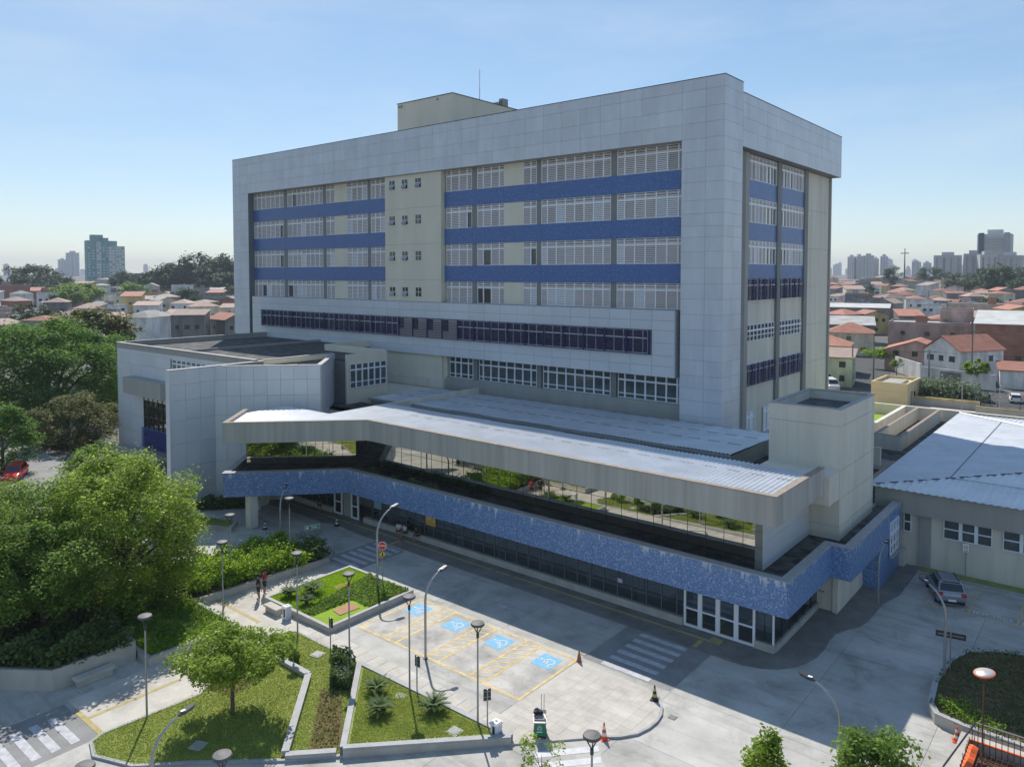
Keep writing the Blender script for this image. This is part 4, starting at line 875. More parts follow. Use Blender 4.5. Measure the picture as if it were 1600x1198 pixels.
# the lawn with the round-crowned tree, and its stepped copings
LW = [(-32.45, 12.85), (-32.15, 16.8), (-34.1, 21.1), (-34.6, 22.2), (-33.9, 23.2), (-28.75, 23.2), (-28.75, 23.1), (-23.7, 18.2), (-25.2, 16.6), (-27.9, 14.2), (-29.4, 12.7), (-31.2, 12.0), (-32.2, 12.3)]
lawn = struct(MB().prism(LW, -.05, .08).build('lawn', 'lawn'))
struct(MB().mitre(LW, -.05, .11, .07, -.07, True).build('kerb', 'coping'))
grass('lawn_grass', 'patchy dry grass of the lawn around the round-crowned tree', LW, lambda x, y: .08, 'leaf_grass', 60000, .06)
struct(sheet('soil_bed', 'soil', [(-28.3, 20.6), (-27.1, 20.9), (-24.1, 18.5), (-24.9, 17.5)], .10)); struct(sheet('soil_bed', 'soil', [(-33.4, 18.4), (-32.4, 17.2), (-30.8, 17.8), (-31.2, 19.2), (-32.6, 19.8)], .098))
zig = thing('lawn_wall', 'zigzag grey stone-topped low wall crossing the lawn', 'wall')
zp_ = [(-32.6, 20.83), (-29.55, 20.83), (-25.35, 16.75)]
for p, q in zip(zp_[:-1], zp_[1:]): MB().wall(p, q, 0, .27, .26).build('wall', 'planter', zig); MB().wall(p, q, .27, .31, .3).build('coping', 'coping', zig)
MB().wall((-25.25, 16.7), (-23.9, 18.1), 0, .22, .26).build('wall', 'planter', zig); MB().wall((-25.25, 16.7), (-23.9, 18.1), .22, .27, .3).build('coping', 'coping', zig)
T_ = [(-28.73, 23.2), (-19.1, 23.1), (-23.66, 18.25)]; Tz = [.14, .34, .42]
tri = thing('triangular_planter', 'triangular raised lawn planter with cycads at the edge of the parking walkway', 'planter')
MB().prism(T_, [-.05]*3, [z-.05 for z in Tz]).build('lawn', 'lawn', tri)
for i in range(3):
    p, q = T_[i], T_[(i+1) % 3]
    MB().wall(p, q, -.05, (Tz[i]-.02, Tz[(i+1) % 3]-.02), .22).build('wall', 'planter', tri)
    MB().wall(p, q, Tz[i]-.02 if False else min(Tz[i], Tz[(i+1) % 3])-.02, (Tz[i]+.02, Tz[(i+1) % 3]+.02), .26).build('coping', 'coping', tri)
def tz(x, y):
    (x0, y0), (x1, y1), (x2, y2) = T_; d = (y1-y2)*(x0-x2)+(x2-x1)*(y0-y2); a = ((y1-y2)*(x-x2)+(x2-x1)*(y-y2))/d; b_ = ((y2-y0)*(x-x2)+(x0-x2)*(y-y2))/d
    return a*Tz[0]+b_*Tz[1]+(1-a-b_)*Tz[2]-.05
grass('planter_grass', 'patchy dry grass inside the triangular planter', [(-28.2, 23.0), (-19.8, 22.9), (-23.7, 18.6)], tz, 'leaf_grass', 30000, .06)
cover('hedge_plants', 'dark hedge patch with pale flowers on the lawn beside the triangular planter', [(-30.4, 22.9), (-28.85, 23.05), (-27.1, 21.3), (-27.9, 20.8)], lambda x, y: .08, 'leaf_dark', 4200, .07, .55, cat='hedge', clump=3)
cover('hedge_flowers', 'pale flecks of blossom over the dark hedge patch', [(-30.3, 22.8), (-28.95, 22.95), (-27.2, 21.3), (-27.9, 20.9)], lambda x, y: .35, 'leaf_pale', 900, .05, .25, cat='flowers')
cover('weeds', 'scattered dry weeds on the brown soil bed', [(-28.2, 20.6), (-27.1, 20.9), (-24.2, 18.4), (-24.9, 17.6)], lambda x, y: .1, 'leaf_olive', 500, .05, .12, cat='weeds')
# hatch covers set in the grass
for x, y, z, r, l in ((-24.9, 22.35, .17, .3, 'square concrete manhole cover in the triangular lawn near the walkway'), (-21.1, 21.9, .29, .0, 'round-cornered concrete manhole cover near the tip of the triangular lawn'), (-28.6, 14.9, .09, .4, 'brown manhole cover in the lawn near the curved kerb'), (-31.0, 22.4, .09, .2, 'pale worn patch cover in the lawn below the walkway')):
    o = thing('manhole_cover', l, 'manhole cover', (x, y, z), r); MB().box(-.28, -.28, -.1, .28, .28, .035).build('frame', 'planter', o); MB().box(-.22, -.22, .035, .22, .22, .05).build('lid', 'coping', o)
# cycads and clipped balls
def cycad(x, y, z, r, label, n=26):
    t = thing('cycad', label, 'cycad', (x, y, z), random.random()*6, 'cycads in the plaza beds')
    MB().lathe([(.10, -.05), (.12, .14), (.07, .24)], 8).build('trunk', 'bark', t)
    for k in range(n):
        a = 6.283*k/n*2.4; el = .45+.9*(k/n)+random.uniform(-.08, .08); b = MB(); L = r*random.uniform(1.0, 1.25); d = Vector((math.cos(a), math.sin(a), 0)); s_ = Vector((-d.y, d.x, 0)); P_ = []
        for i in range(8):
            u = i/7; P_.append(d*(L*u*math.cos(el*(1-.45*u)))+Vector((0, 0, .2+L*(math.sin(el)*u-.38*u*u))))
        b.tube(P_, .008, 3)
        for i in range(14):
            u = .12+.86*i/13; q = u*7; p = P_[min(6, int(q))].lerp(P_[min(7, int(q)+1)], q-int(q)); w_ = L*.17*math.sin(math.pi*(.1+.82*u))+.02
            for sg in (-1, 1): b.poly([p-d*.03, p+d*.03, p+s_*sg*w_+d*.06+Vector((0, 0, .03))])
        b.build('frond', 'leaf_cycad', t)
cycad(-25.94, 21.91, tz(-25.94, 21.91), .62, 'cycad nearest the dark hedge patch in the triangular planter')
cycad(-24.47, 20.83, tz(-24.47, 20.83), .62, 'cycad standing closest to the near wall of the triangular planter')
cycad(-22.85, 22.41, tz(-22.85, 22.41), .70, 'largest cycad, in the narrowing east part of the triangular planter')
cycad(-37.42, 25.18, .34, .55, 'leftmost cycad at the west corner of the square bed'); cycad(-36.8, 26.28, .34, .72, 'tallest cycad beside the clay patch in the square bed'); cycad(-35.74, 25.13, .34, .48, 'smallest cycad low in the square bed')
for x, y, r, l in ((-33.46, 21.39, .28, 'small clipped ball shrub closest to the round-crowned tree'), (-32.67, 21.79, .42, 'largest clipped ball shrub on the lawn'), (-31.31, 21.27, .28, 'small clipped ball shrub just above the zigzag wall')):
    t = thing('ball_shrub', l, 'shrub', (x, y, .08), 0, 'clipped ball shrubs on the lawn')
    P = rng.normal(size=(1300, 3)); P /= np.linalg.norm(P, axis=1)[:, None]; P = P*(r*(.75+.28*rng.random(1300)))[:, None]+np.array((0, 0, r*1.02))
    ob('foliage', leafmesh('foliage', P, .035, 'leaf_mid'), t); MB().tube([(0, 0, -.05), (0, 0, r)], .03, 5).build('stem', 'bark', t)
# shrubs of the long bed
hs_ = [(-40.0, 29.3), (-41.3, 29.6), (-42.6, 29.8), (-41.2, 28.0), (-42.5, 28.2), (-43.9, 28.6), (-41.5, 26.6), (-42.8, 26.7), (-44.2, 27.0), (-41.6, 25.2), (-43.0, 25.1), (-44.4, 25.3), (-41.7, 23.8), (-43.0, 23.5), (-44.5, 23.6), (-42.0, 22.4), (-43.6, 22.2), (-45, 22.0)]
for i, (x, y) in enumerate(hs_):
    if x > -40.8: x = -41.4
    dark = y > 28.9
    shrub('bed_shrub', '%s bushy shrub in the long bed, %s from the green sign end' % ('dark green' if dark else 'bright lime green', ORD[i]), (x, y, .38), (.95, .95, .75 if dark else .95), 'leaf_dark' if dark else 'leaf_hedge', 1500, .085, 'shrubs of the long bed')
# ledge plants on the fascia
cover('ledge_plants', 'thin strip of creeping plants along the blue fascia ledge', [(-45.3, 36.25), (-45.0, 36.25), (-34, 36.3), (-34, 36.75), (-45.0, 36.9)], lambda x, y: 3.8, 'leaf_dark', 3200, .06, .55, clump=2)
# bed beside the auditorium foot
ab = [(-58.2, 27.6), (-50.9, 30.2), (-52.5, 33), (-57.8, 31.5)]
planter('low planted bed at the foot of the auditorium wall by the drop-off column', [(-58.5, 25.8), (-51.0, 29.4), (-52.2, 30.6), (-58.5, 28.3)], .35, .3, 'lawn', 'lawn')
cover('foundation_shrubs', 'dark shrubs along the foot of the angled auditorium wall', [(-58.5, 29.2), (-54.8, 33.6), (-56, 34.5), (-58.6, 32.3)], lambda x, y: .05, 'leaf_dark', 4500, .09, .9, cat='shrubs', clump=2)
grass('bed_grass', 'short grass in the low bed by the drop-off column', [(-58.3, 26.1), (-51.3, 29.5), (-52.3, 30.4), (-58.3, 28.1)], lambda x, y: .3, 'leaf_grass', 6000, .08)
# island at the east
isp = [(-3, 35.2), (-5.0, 35.25), (-6.15, 35.5), (-6.55, 36.3), (-6.75, 38.5), (-6.6, 41.0), (-6.1, 42.6), (-5.2, 43.4), (-3.8, 44.0), (6, 47), (9, 40), (3, 37.2)]
planter('rounded concrete-walled traffic island with dark planting on the east side', isp[::-1], .5, .42, 'soil', 'soil', t=.2)
cover('island_plants', 'dark low planting covering the rounded traffic island', [(p[0]*.96-.2, p[1]) for p in isp], lambda x, y: .4, 'leaf_dark', 26000, .05, .13, clump=1.6)
cover('island_weeds', 'sunlit yellow-green weeds at the tip of the traffic island', [(-3.4, 35.5), (-5.0, 35.5), (-6.0, 35.8), (-6.25, 36.6), (-5.6, 37.0), (-4.4, 36.3)], lambda x, y: .42, 'leaf_hedge', 900, .045, .4, cat='weeds', clump=3)

# trees ----------------------------------------------------------------
tree('dome_tree', 'huge dome-crowned green tree filling the left edge behind the auditorium', (-111, 38, -2), 6.2, (11.5, 11.5, 8.0), 'leaf_dome', 360, 80000, .2, .165, flat=.85, trunk=.55, limbs=14, shell=.78, asp=.5)
tree('olive_tree', 'dull olive-brown tree rising behind the huge dome tree', (-139, 55, -1), 8.5, (6.5, 6.5, 5.0), 'leaf_olive', 70, 9000, .34, .28, flat=.6, trunk=.35)
tree('broad_tree', 'dark broad-leaved tree with brownish leaves beside the auditorium wall', (-91.5, 34.0, -1.5), 3.6, (5.4, 4.6, 3.8), 'leaf_olive', 110, 18000, .14, .2, flat=.7, trunk=.25)
tree('broad_tree', 'bushy green tree behind the red car, next to the dark brownish tree', (-103, 27.5, -1.5), 4.2, (6.0, 5, 3.6), 'leaf_mid', 110, 18000, .15, .2, flat=.7, trunk=.25)
tree('weeping_tree', 'small rounded drooping green tree beside the red car', (-83.5, 24.6, -.6), 3.5, (2.7, 2.7, 3.2), 'leaf_dome', 70, 11000, .12, .28, flat=1., trunk=.18)
tree('roadside_tree', 'leafy green tree cut by the left edge above the red car', (-88.5, 21.2, -.6), 3.2, (2.8, 2.8, 3.6), 'leaf_mid', 60, 9000, .13, .28, trunk=.18)
tree('bright_tree', 'big bright lime-green tree in the bed left of the plaza', (-43.2, 18.4, 0), 4.5, (4.0, 4.0, 4.3), 'leaf_bright', 230, 56000, .09, .2, flat=1., trunk=.22, limbs=16, shell=.62)
tree('feathery_tree', 'feathery green tree in the lower left in front of the bright tree', (-46.2, 12.6, 0), 4.2, (4.2, 4.2, 4.2), 'leaf_mid', 190, 46000, .085, .2, flat=.9, trunk=.2, limbs=14, shell=.4)
tree('feathery_tree', 'shaded green tree overhanging the tall bed wall', (-41.8, 13.9, .9), 3.2, (3.3, 3.0, 2.5), 'leaf_mid', 110, 24000, .09, .24, flat=.8, trunk=.16, shell=.4)
tree('feathery_tree', 'tall thin-leaved tree at the left edge below the red car', (-54.5, 14.6, 0), 2.9, (4.0, 3.4, 2.8), 'leaf_bright', 130, 28000, .095, .22, flat=.9, trunk=.2, shell=.4)
tree('street_tree', 'light green slender tree left of the bright tree', (-52.0, 20.8, 0), 4.6, (3.2, 3.0, 3.2), 'leaf_mid', 80, 18000, .1, .24, trunk=.15, shell=.4)
tree('round_tree', 'small round-crowned tree standing on the dry lawn', (-29.6, 17.0, .05), 2.5, (2.2, 2.2, 1.1), 'leaf_bright', 90, 17000, .075, .27, flat=.7, trunk=.085, limbs=12, shell=.4)
tree('young_tree', 'young tree crown cut by the bottom edge near the curved lamp', (-6.2, 26.6, 0), 2.7, (1.25, 1.25, 1.15), 'leaf_mid', 70, 7500, .08, .34, trunk=.05)
tree('young_tree', 'narrow young tree top cut by the bottom edge left of the curved lamp', (-9.3, 24.7, 0), 2.2, (.55, .55, 1.4), 'leaf_bright', 40, 3000, .085, .4, trunk=.04)
tree('sapling', 'wispy sapling sprigs at the bottom edge by the green cart', (-16.7, 22.0, 0), .9, (.9, .9, .95), 'leaf_bright', 26, 750, .05, .2, trunk=.03)
tree('sapling', 'pale spiky sapling tip at the bottom edge right of the lamp', (-11.3, 23.4, 0), 1.2, (.35, .35, 1.1), 'leaf_hedge', 14, 500, .06, .3, trunk=.03)

# ------------------------------------------------------------------ lamps
def post_lamp():
    t = thing('post_lamp', 'x', 'street lamp', group='round-capped post lamps')
    MB().lathe([(.11, -.05), (.11, .06), (.055, .08), (.05, .1)], 10).build('base_plate', 'dsteel', t)
    MB().tube([(0, 0, .05), (0, 0, 3.95)], [.046, .036], 8).build('pole', 'steel', t)
    MB().tube([(0, 0, 3.9), (0, 0, 4.08)], .06, 8).build('collar', 'dsteel', t)
    for k in range(3): a = k*2.094+.4; MB().tube([(0, 0, 4.05), (.22*math.cos(a), .22*math.sin(a), 4.45)], .022, 5).build('arm', 'dsteel', t)
    h = MB().lathe([(.20, 4.42), (.285, 4.45), (.29, 4.50), (.27, 4.54), (.12, 4.575), (.03, 4.58)], 20).build('lamp_head', 'lampcap', t); MB().lathe([(.27, 4.435), (.292, 4.46), (.292, 4.485)], 20).build('rim', 'dsteel', h)
    return t
PL = [(-41.84, 24.04, 'round-capped post lamp rising from the lime shrubs nearest the bright tree'), (-37.9, 21.3, 'round-capped post lamp at the corner of the angular shrub bed'), (-42.0, 28.3, 'round-capped post lamp under the blue fascia beside the tall pole light'),
      (-33.38, 22.9, 'round-capped post lamp at the top corner of the lawn in front of the square bed'), (-29.12, 22.9, 'round-capped post lamp standing in the dark hedge patch'), (-24.94, 22.98, 'round-capped post lamp on the long side of the triangular planter'),
      (-20.79, 22.98, 'round-capped post lamp near the east tip of the triangular planter'), (-32.13, 14.5, 'round-capped post lamp at the lawn edge beside the left crossing'), (-12.88, 19.58, 'round-capped post lamp head beside the orange cone at the bottom edge'),
      (-20.94, 11.66, 'round-capped post lamp head cut by the bottom edge left of the lawn corner'), (-23.6, 8.81, 'round-capped post lamp head barely showing in the bottom left')]
pr = post_lamp()
for i, (x, y, l) in enumerate(PL):
    o = pr if i == 0 else copy_tree(pr); o.location = (x, y, 0); o.rotation_euler.z = i*.7; o['label'] = l
def curved_lamp():
    t = thing('curved_street_light', 'x', 'street light', group='curved-arm street lights')
    MB().lathe([(.13, -.05), (.13, .04), (.05, .05)], 8).build('base_plate', 'dsteel', t)
    pts = [(0, 0, .03), (0, 0, 2.9)]+[(1.45*(1-math.cos(a)), 0, 2.9+1.25*math.sin(a)) for a in [R(q) for q in (12, 24, 36, 48, 60, 72)]]; n = len(pts)
    MB().tube(pts, [.062-.026*i/(n-1) for i in range(n)], 8).build('pole', 'steel', t)
    e = Vector(pts[-1]); b = MB()
    b.prism([(e.x-.1, -.045), (e.x+.12, -.11), (e.x+.42, -.1), (e.x+.52, 0), (e.x+.42, .1), (e.x+.12, .11), (e.x-.1, .045)], [e.z-.03, e.z-.01, e.z+.06, e.z+.1, e.z+.06, e.z-.01, e.z-.03], [e.z+.03, e.z+.08, e.z+.14, e.z+.15, e.z+.14, e.z+.08, e.z+.03]); h = b.build('lamp_head', 'dsteel', t)
    MB().box(e.x+.0, -.05, e.z+.085, e.x+.16, .05, e.z+.10).build('hinge_cover', 'white', h); return t
CL = [(-26.68, 25.65, 90, 'curved street light standing on the front line of the disabled bays'), (-34.44, 29.2, 90, 'curved street light in the square bed next to the stop sign'), (-44.85, 29.5, 129.5, 'curved street light seen end-on in front of the blue fascia'),
      (-6.46, 39.35, 150, 'curved street light on the traffic island arching towards the silver car'), (-6.61, 55.2, 0, 'curved street light against the service wing wall'), (-11.02, 46.36, 80, 'curved street light beside the blue corner wall'),
      (-7.85, 28.1, 180, 'curved street light rising beside the young tree at the bottom'), (-52.05, 25.1, 90, 'curved street light at the foot of the tall auditorium slab'), (-24.64, 11.25, 90, 'curved street light leaning over the dry lawn from the bottom edge')]
cr_ = curved_lamp()
for i, (x, y, a, l) in enumerate(CL):
    o = cr_ if i == 0 else copy_tree(cr_); o.location = (x, y, .02 if i not in (1, 3) else .3); o.rotation_euler.z = R(a); o['label'] = l; o.scale = ((.84,)*3 if i in (4, 5) else (1.12,)*3 if i == 1 else (1,)*3)

# ------------------------------------------------------------------ signs
def sign(name, label, x, y, z, h, rz, board, cat='sign'):
    t = thing(name, label, cat, (x, y, z), R(rz)); MB().tube([(0, .03, -.05), (0, .03, h)], .03, 6).build('post', 'steel', t); board(t, h); return t
def stop_board(t, h):
    b = MB(); o_ = [(.26*math.cos(R(22.5+45*k)), .26*math.sin(R(22.5+45*k))) for k in range(8)]
    def disc(r, y0, y1, zc, pts, m, nm, par):
        b = MB(); n = len(pts); b.v += [(p[0]*r, y0, zc+p[1]*r) for p in pts]+[(p[0]*r, y1, zc+p[1]*r) for p in pts]; b.f += [tuple(range(n)), tuple(range(2*n-1, n-1, -1))]+[(i, i+n, (i+1) % n+n, (i+1) % n) for i in range(n)]; return b.build(nm, m, par)
    d = disc(1, -.005, .0, h-.2, o_, 'white', 'stop_board', t); disc(.9, -.012, -.006, h-.2, o_, 'redp', 'red_face', d)
    tm = ob('lettering', textmesh('PARE', .17, 'white', 'lettering', .002), d, (0, -.016, h-.2)); tm.rotation_euler = (R(90), 0, 0)
    q = [(0, .24), (.24, 0), (0, -.24), (-.24, 0)]; w = disc(1, -.005, 0, h-.72, q, 'black', 'warning_board', t); disc(.9, -.012, -.006, h-.72, q, 'yelp', 'yellow_face', w)
    b = MB(); b.box(-.03, -.018, h-.8, .03, -.013, h-.64); b.box(-.06, -.018, h-.86, -.02, -.013, h-.78); b.box(.02, -.018, h-.86, .06, -.013, h-.78); b.box(-.025, -.018, h-.63, .025, -.013, h-.58); b.build('pictogram', 'black', w)
sign('stop_sign', 'red octagonal stop sign with yellow warning diamond below', -34.48, 29.64, .3, 2.65, 40, stop_board)
def green_board(t, h):
    g = MB().box(-.5, -.02, h-.28, .5, .0, h).build('board', 'white', t); MB().box(-.48, -.026, h-.26, .48, -.021, h-.02).build('face', 'greenp', g)
    tm = ob('lettering', textmesh('Saída', .2, 'white', 'lettering', .002), g, (.12, -.03, h-.14)); tm.rotation_euler = (R(90), 0, 0)
    b = MB(); b.v += [(-.44, -.031, h-.14), (-.32, -.031, h-.05), (-.32, -.031, h-.11), (-.24, -.031, h-.11), (-.24, -.031, h-.17), (-.32, -.031, h-.17), (-.32, -.031, h-.23)]; b.f.append(tuple(range(7))); b.build('arrow', 'white', g)
sign('direction_sign', 'green direction sign with white arrow on a post behind the long bed', -42.06, 30.1, .38, 1.9, 70, green_board)
def back_board(w, hh, m='signback', face='white'):
    def f(t, h):
        o = MB().box(-w/2, .06, h-hh, w/2, .075, h).build('board', m, t); MB().box(-w/2+.01, .076, h-hh+.01, w/2-.01, .08, h-.01).build('face', face, o)
        for z in (h-hh*.25, h-hh*.7): MB().box(-w/2+.03, .045, z, w/2-.03, .06, z+.03).build('bracket', 'steel', o)
    return f
sign('parking_sign', 'dark-backed rectangular sign on a post below the square bed', -30.94, 23.12, .05, 1.65, 0, back_board(.32, .5))
sign('parking_sign', 'dark-backed rectangular sign beside the lamp on the triangular planter', -24.64, 23.12, .15, 1.65, 0, back_board(.32, .5))
sign('parking_sign', 'sign seen edge-on near the white bin at the planter tip', -20.3, 23.04, .25, 1.6, 55, back_board(.32, .5))
def long_board(t, h): o = MB().box(-.62, .06, h-.28, .62, .08, h).build('board', 'signback', t); MB().box(-.52, .05, h-.16, .52, .06, h-.12).build('rail', 'steel', o); MB().box(-.6, .081, h-.26, .6, .084, h-.02).build('face', 'greenp', o)
sign('direction_sign', 'long dark-backed direction sign on the traffic island', -6.32, 39.9, .4, 1.85, 12, long_board)
def nopark(t, h):
    o = MB().box(-.17, -.02, h-.5, .17, 0, h).build('board', 'white', t)
    b = MB(); 
    for k in range(16):
        a, c = R(k*22.5), R(k*22.5+22.5); b.v += [(.12*math.cos(a), -.024, h-.2+.12*math.sin(a)), (.12*math.cos(c), -.024, h-.2+.12*math.sin(c)), (.085*math.cos(c), -.024, h-.2+.085*math.sin(c)), (.085*math.cos(a), -.024, h-.2+.085*math.sin(a))]; b.f.append((4*k, 4*k+1, 4*k+2, 4*k+3))
    b.build('ring', 'redp', o); tm = ob('lettering', textmesh('E', .14, 'black', 'lettering', .001), o, (0, -.024, h-.2)); tm.rotation_euler = (R(90), 0, 0); MB().box(-.12, -.024, h-.45, .12, -.021, h-.4).build('text_line', 'redp', o)
sign('no_parking_sign', 'white regulatory sign with red ring in front of the service wing windows', -7.85, 54.0, .1, 2.1, 20, nopark)
MBm = thing('convex_mirror', 'orange-framed convex traffic mirror on a thin rusty pole by the construction pit', 'mirror', (-3.75, 30.2, 0))
MB().tube([(0, 0, 0), (0, 0, 5.2)], .025, 6).build('pole', 'rust', MBm)
m_ = MB().lathe([(.0, .05), (.2, .04), (.32, 0), (.33, -.02)], 18).build('mirror_disc', 'mirror', MBm, True, (0, 0, 5.25)); m_.rotation_euler = (R(6), R(-10), 0)
m2 = MB().lathe([(.335, -.05), (.345, -.02), (.33, .0)], 18).build('frame', 'orange', MBm, False, (0, 0, 5.25)); m2.rotation_euler = (R(6), R(-10), 0)

# ------------------------------------------------------------------ bins, benches, cones, cart
def cone(x, y, label, cols, z=.02, h=.62):
    t = thing('traffic_cone', label, 'traffic cone', (x, y, z), random.random(), 'traffic cones on the plaza')
    MB().box(-.17, -.17, 0, .17, .17, .035).build('base', cols[0], t); rr = lambda u: .135*(1-u)+.022*u; n = len(cols)
    for k, c in enumerate(cols):
        u0, u1 = k/n, (k+1)/n; MB().lathe([(rr(u0), .035+u0*(h-.035)), (rr(u1), .035+u1*(h-.035))], 12).build('band', c, t)
O = ['orange', 'conew']; K = ['conek', 'coney']
cone(-20.58, 30.12, 'faded brown cone at the corner of the last disabled bay', ['coneb', 'coneb', 'coneb'])
cone(-16.1, 29.5, 'black and yellow banded cone at the curved island kerb', ['conek', 'coney', 'conek', 'coney', 'conek'], .1, .66)
cone(-16.35, 25.75, 'orange and white cone behind the lamp head at the bottom', ['orange', 'conew', 'orange', 'conew', 'orange'], .02, .7)
cone(-5.2, 34.75, 'orange and white cone beside the traffic island wall', ['orange', 'conew', 'orange', 'conew', 'orange'], .02, .62)
cone(-49.65, 31.34, 'black and white cone beside the drop-off column', ['conek', 'conew', 'conek', 'conew', 'conek']); cone(-46.0, 35.1, 'black and white cone near the entrance doors', ['conek', 'conew', 'conek', 'conew', 'conek'], .1)
def bin_(x, y, label, z=.03):
    t = thing('litter_bin', label, 'bin', (x, y, z), 0, 'white litter bins'); MB().prism([(-.17, -.17), (.17, -.17), (.17, .17), (-.17, .17)], 0, .62).build('body', 'binw', t)
    MB().box(-.06, -.176, .12, .06, -.171, .55).build('slot', 'black', t); b = MB().box(-.21, -.21, .62, .21, .21, .67); b.box(-.17, -.17, .67, .17, .17, .71); l_ = b.build('lid', 'binw', t); MB().box(-.05, -.02, .71, .05, .04, .725).build('vent', 'signback', l_)
bin_(-35.75, 23.85, 'white litter bin next to the stone bench below the square bed'); bin_(-19.75, 22.95, 'white litter bin at the east tip of the triangular planter', .06); bin_(-54.2, 33.6, 'white bin behind the drop-off column')
def bench(x, y, rz, L, label):
    t = thing('stone_bench', label, 'bench', (x, y, .03), R(rz)); MB().box(-L/2, -.24, .3, L/2, .24, .4).build('seat', 'walk', t); MB().box(-L/2+.1, -.17, 0, L/2-.1, .17, .3).build('base', 'planter', t)
bench(-36.9, 23.75, 0, 1.25, 'pale stone bench in front of the square bed'); bench(-37.2, 14.4, 90, 1.75, 'long stone bench against the tall shaded bed wall')
gc = thing('cleaning_cart', 'green wheeled cleaning cart with brooms on the pale paving', 'cart', (-18.5, 24.25, .03), R(38))
MB().prism([(-.24, -.3), (.24, -.3), (.24, .3), (-.24, .3)], .16, .84).build('body', 'lampcap', gc); MB().box(-.235, -.312, .18, .235, -.301, .78).build('front_panel', 'green', gc)
b = MB(); b.prism([(-.27, -.4), (.27, -.4), (.27, .05), (-.27, .05)], [.74, .74, .86, .86], [.78, .78, .9, .9]); b.build('lid', 'mirror', gc)
b = MB(); b.box(-.27, .05, .84, .27, .34, .9); b.build('tray', 'dsteel', gc)
for k, (x, y) in enumerate(((-.16, .0), (-.05, .12), (.02, .02), (-.12, .2))): MB().lathe([(.0, -.06), (.1, -.02), (.12, .03), (.05, .09), (0, .1)], 8, (x, y)).build('cloth_bundle', 'navy' if k % 2 else 'black', gc, True, (0, 0, .95))
for x, y in ((.05, .28), (.16, .26)): MB().tube([(x, y, .4), (x+.02, y, 1.62)], .014, 5).build('broom_handle', 'steel', gc)
b = MB(); b.prism([(-.34, -.2), (-.30, -.2), (-.30, -.08), (-.34, -.08)], .2, .75); d_ = b.build('dustpan', 'signback', gc); d_.rotation_euler = (R(0), R(16), 0)
for x in (-.2, .2):
    for y in (-.24, .26): w_ = MB().tube([(x-.03, y, .08), (x+.03, y, .08)], .085, 12).build('wheel', 'black', gc)
MB().box(-.26, -.32, .12, .26, .46, .16).build('chassis', 'dsteel', gc); MB().tube([(.2, .46, .3), (.2, .5, .3)], .04, 6).build('bumper', 'dsteel', gc)
rec = ob('emblem', textmesh('♻', .2, 'white', 'emblem', .001), gc, (-.02, -.316, .5)); rec.rotation_euler = (R(90), 0, 0)
MB().box(-.14, -.316, .33, .1, -.313, .36).build('text_line', 'white', gc)

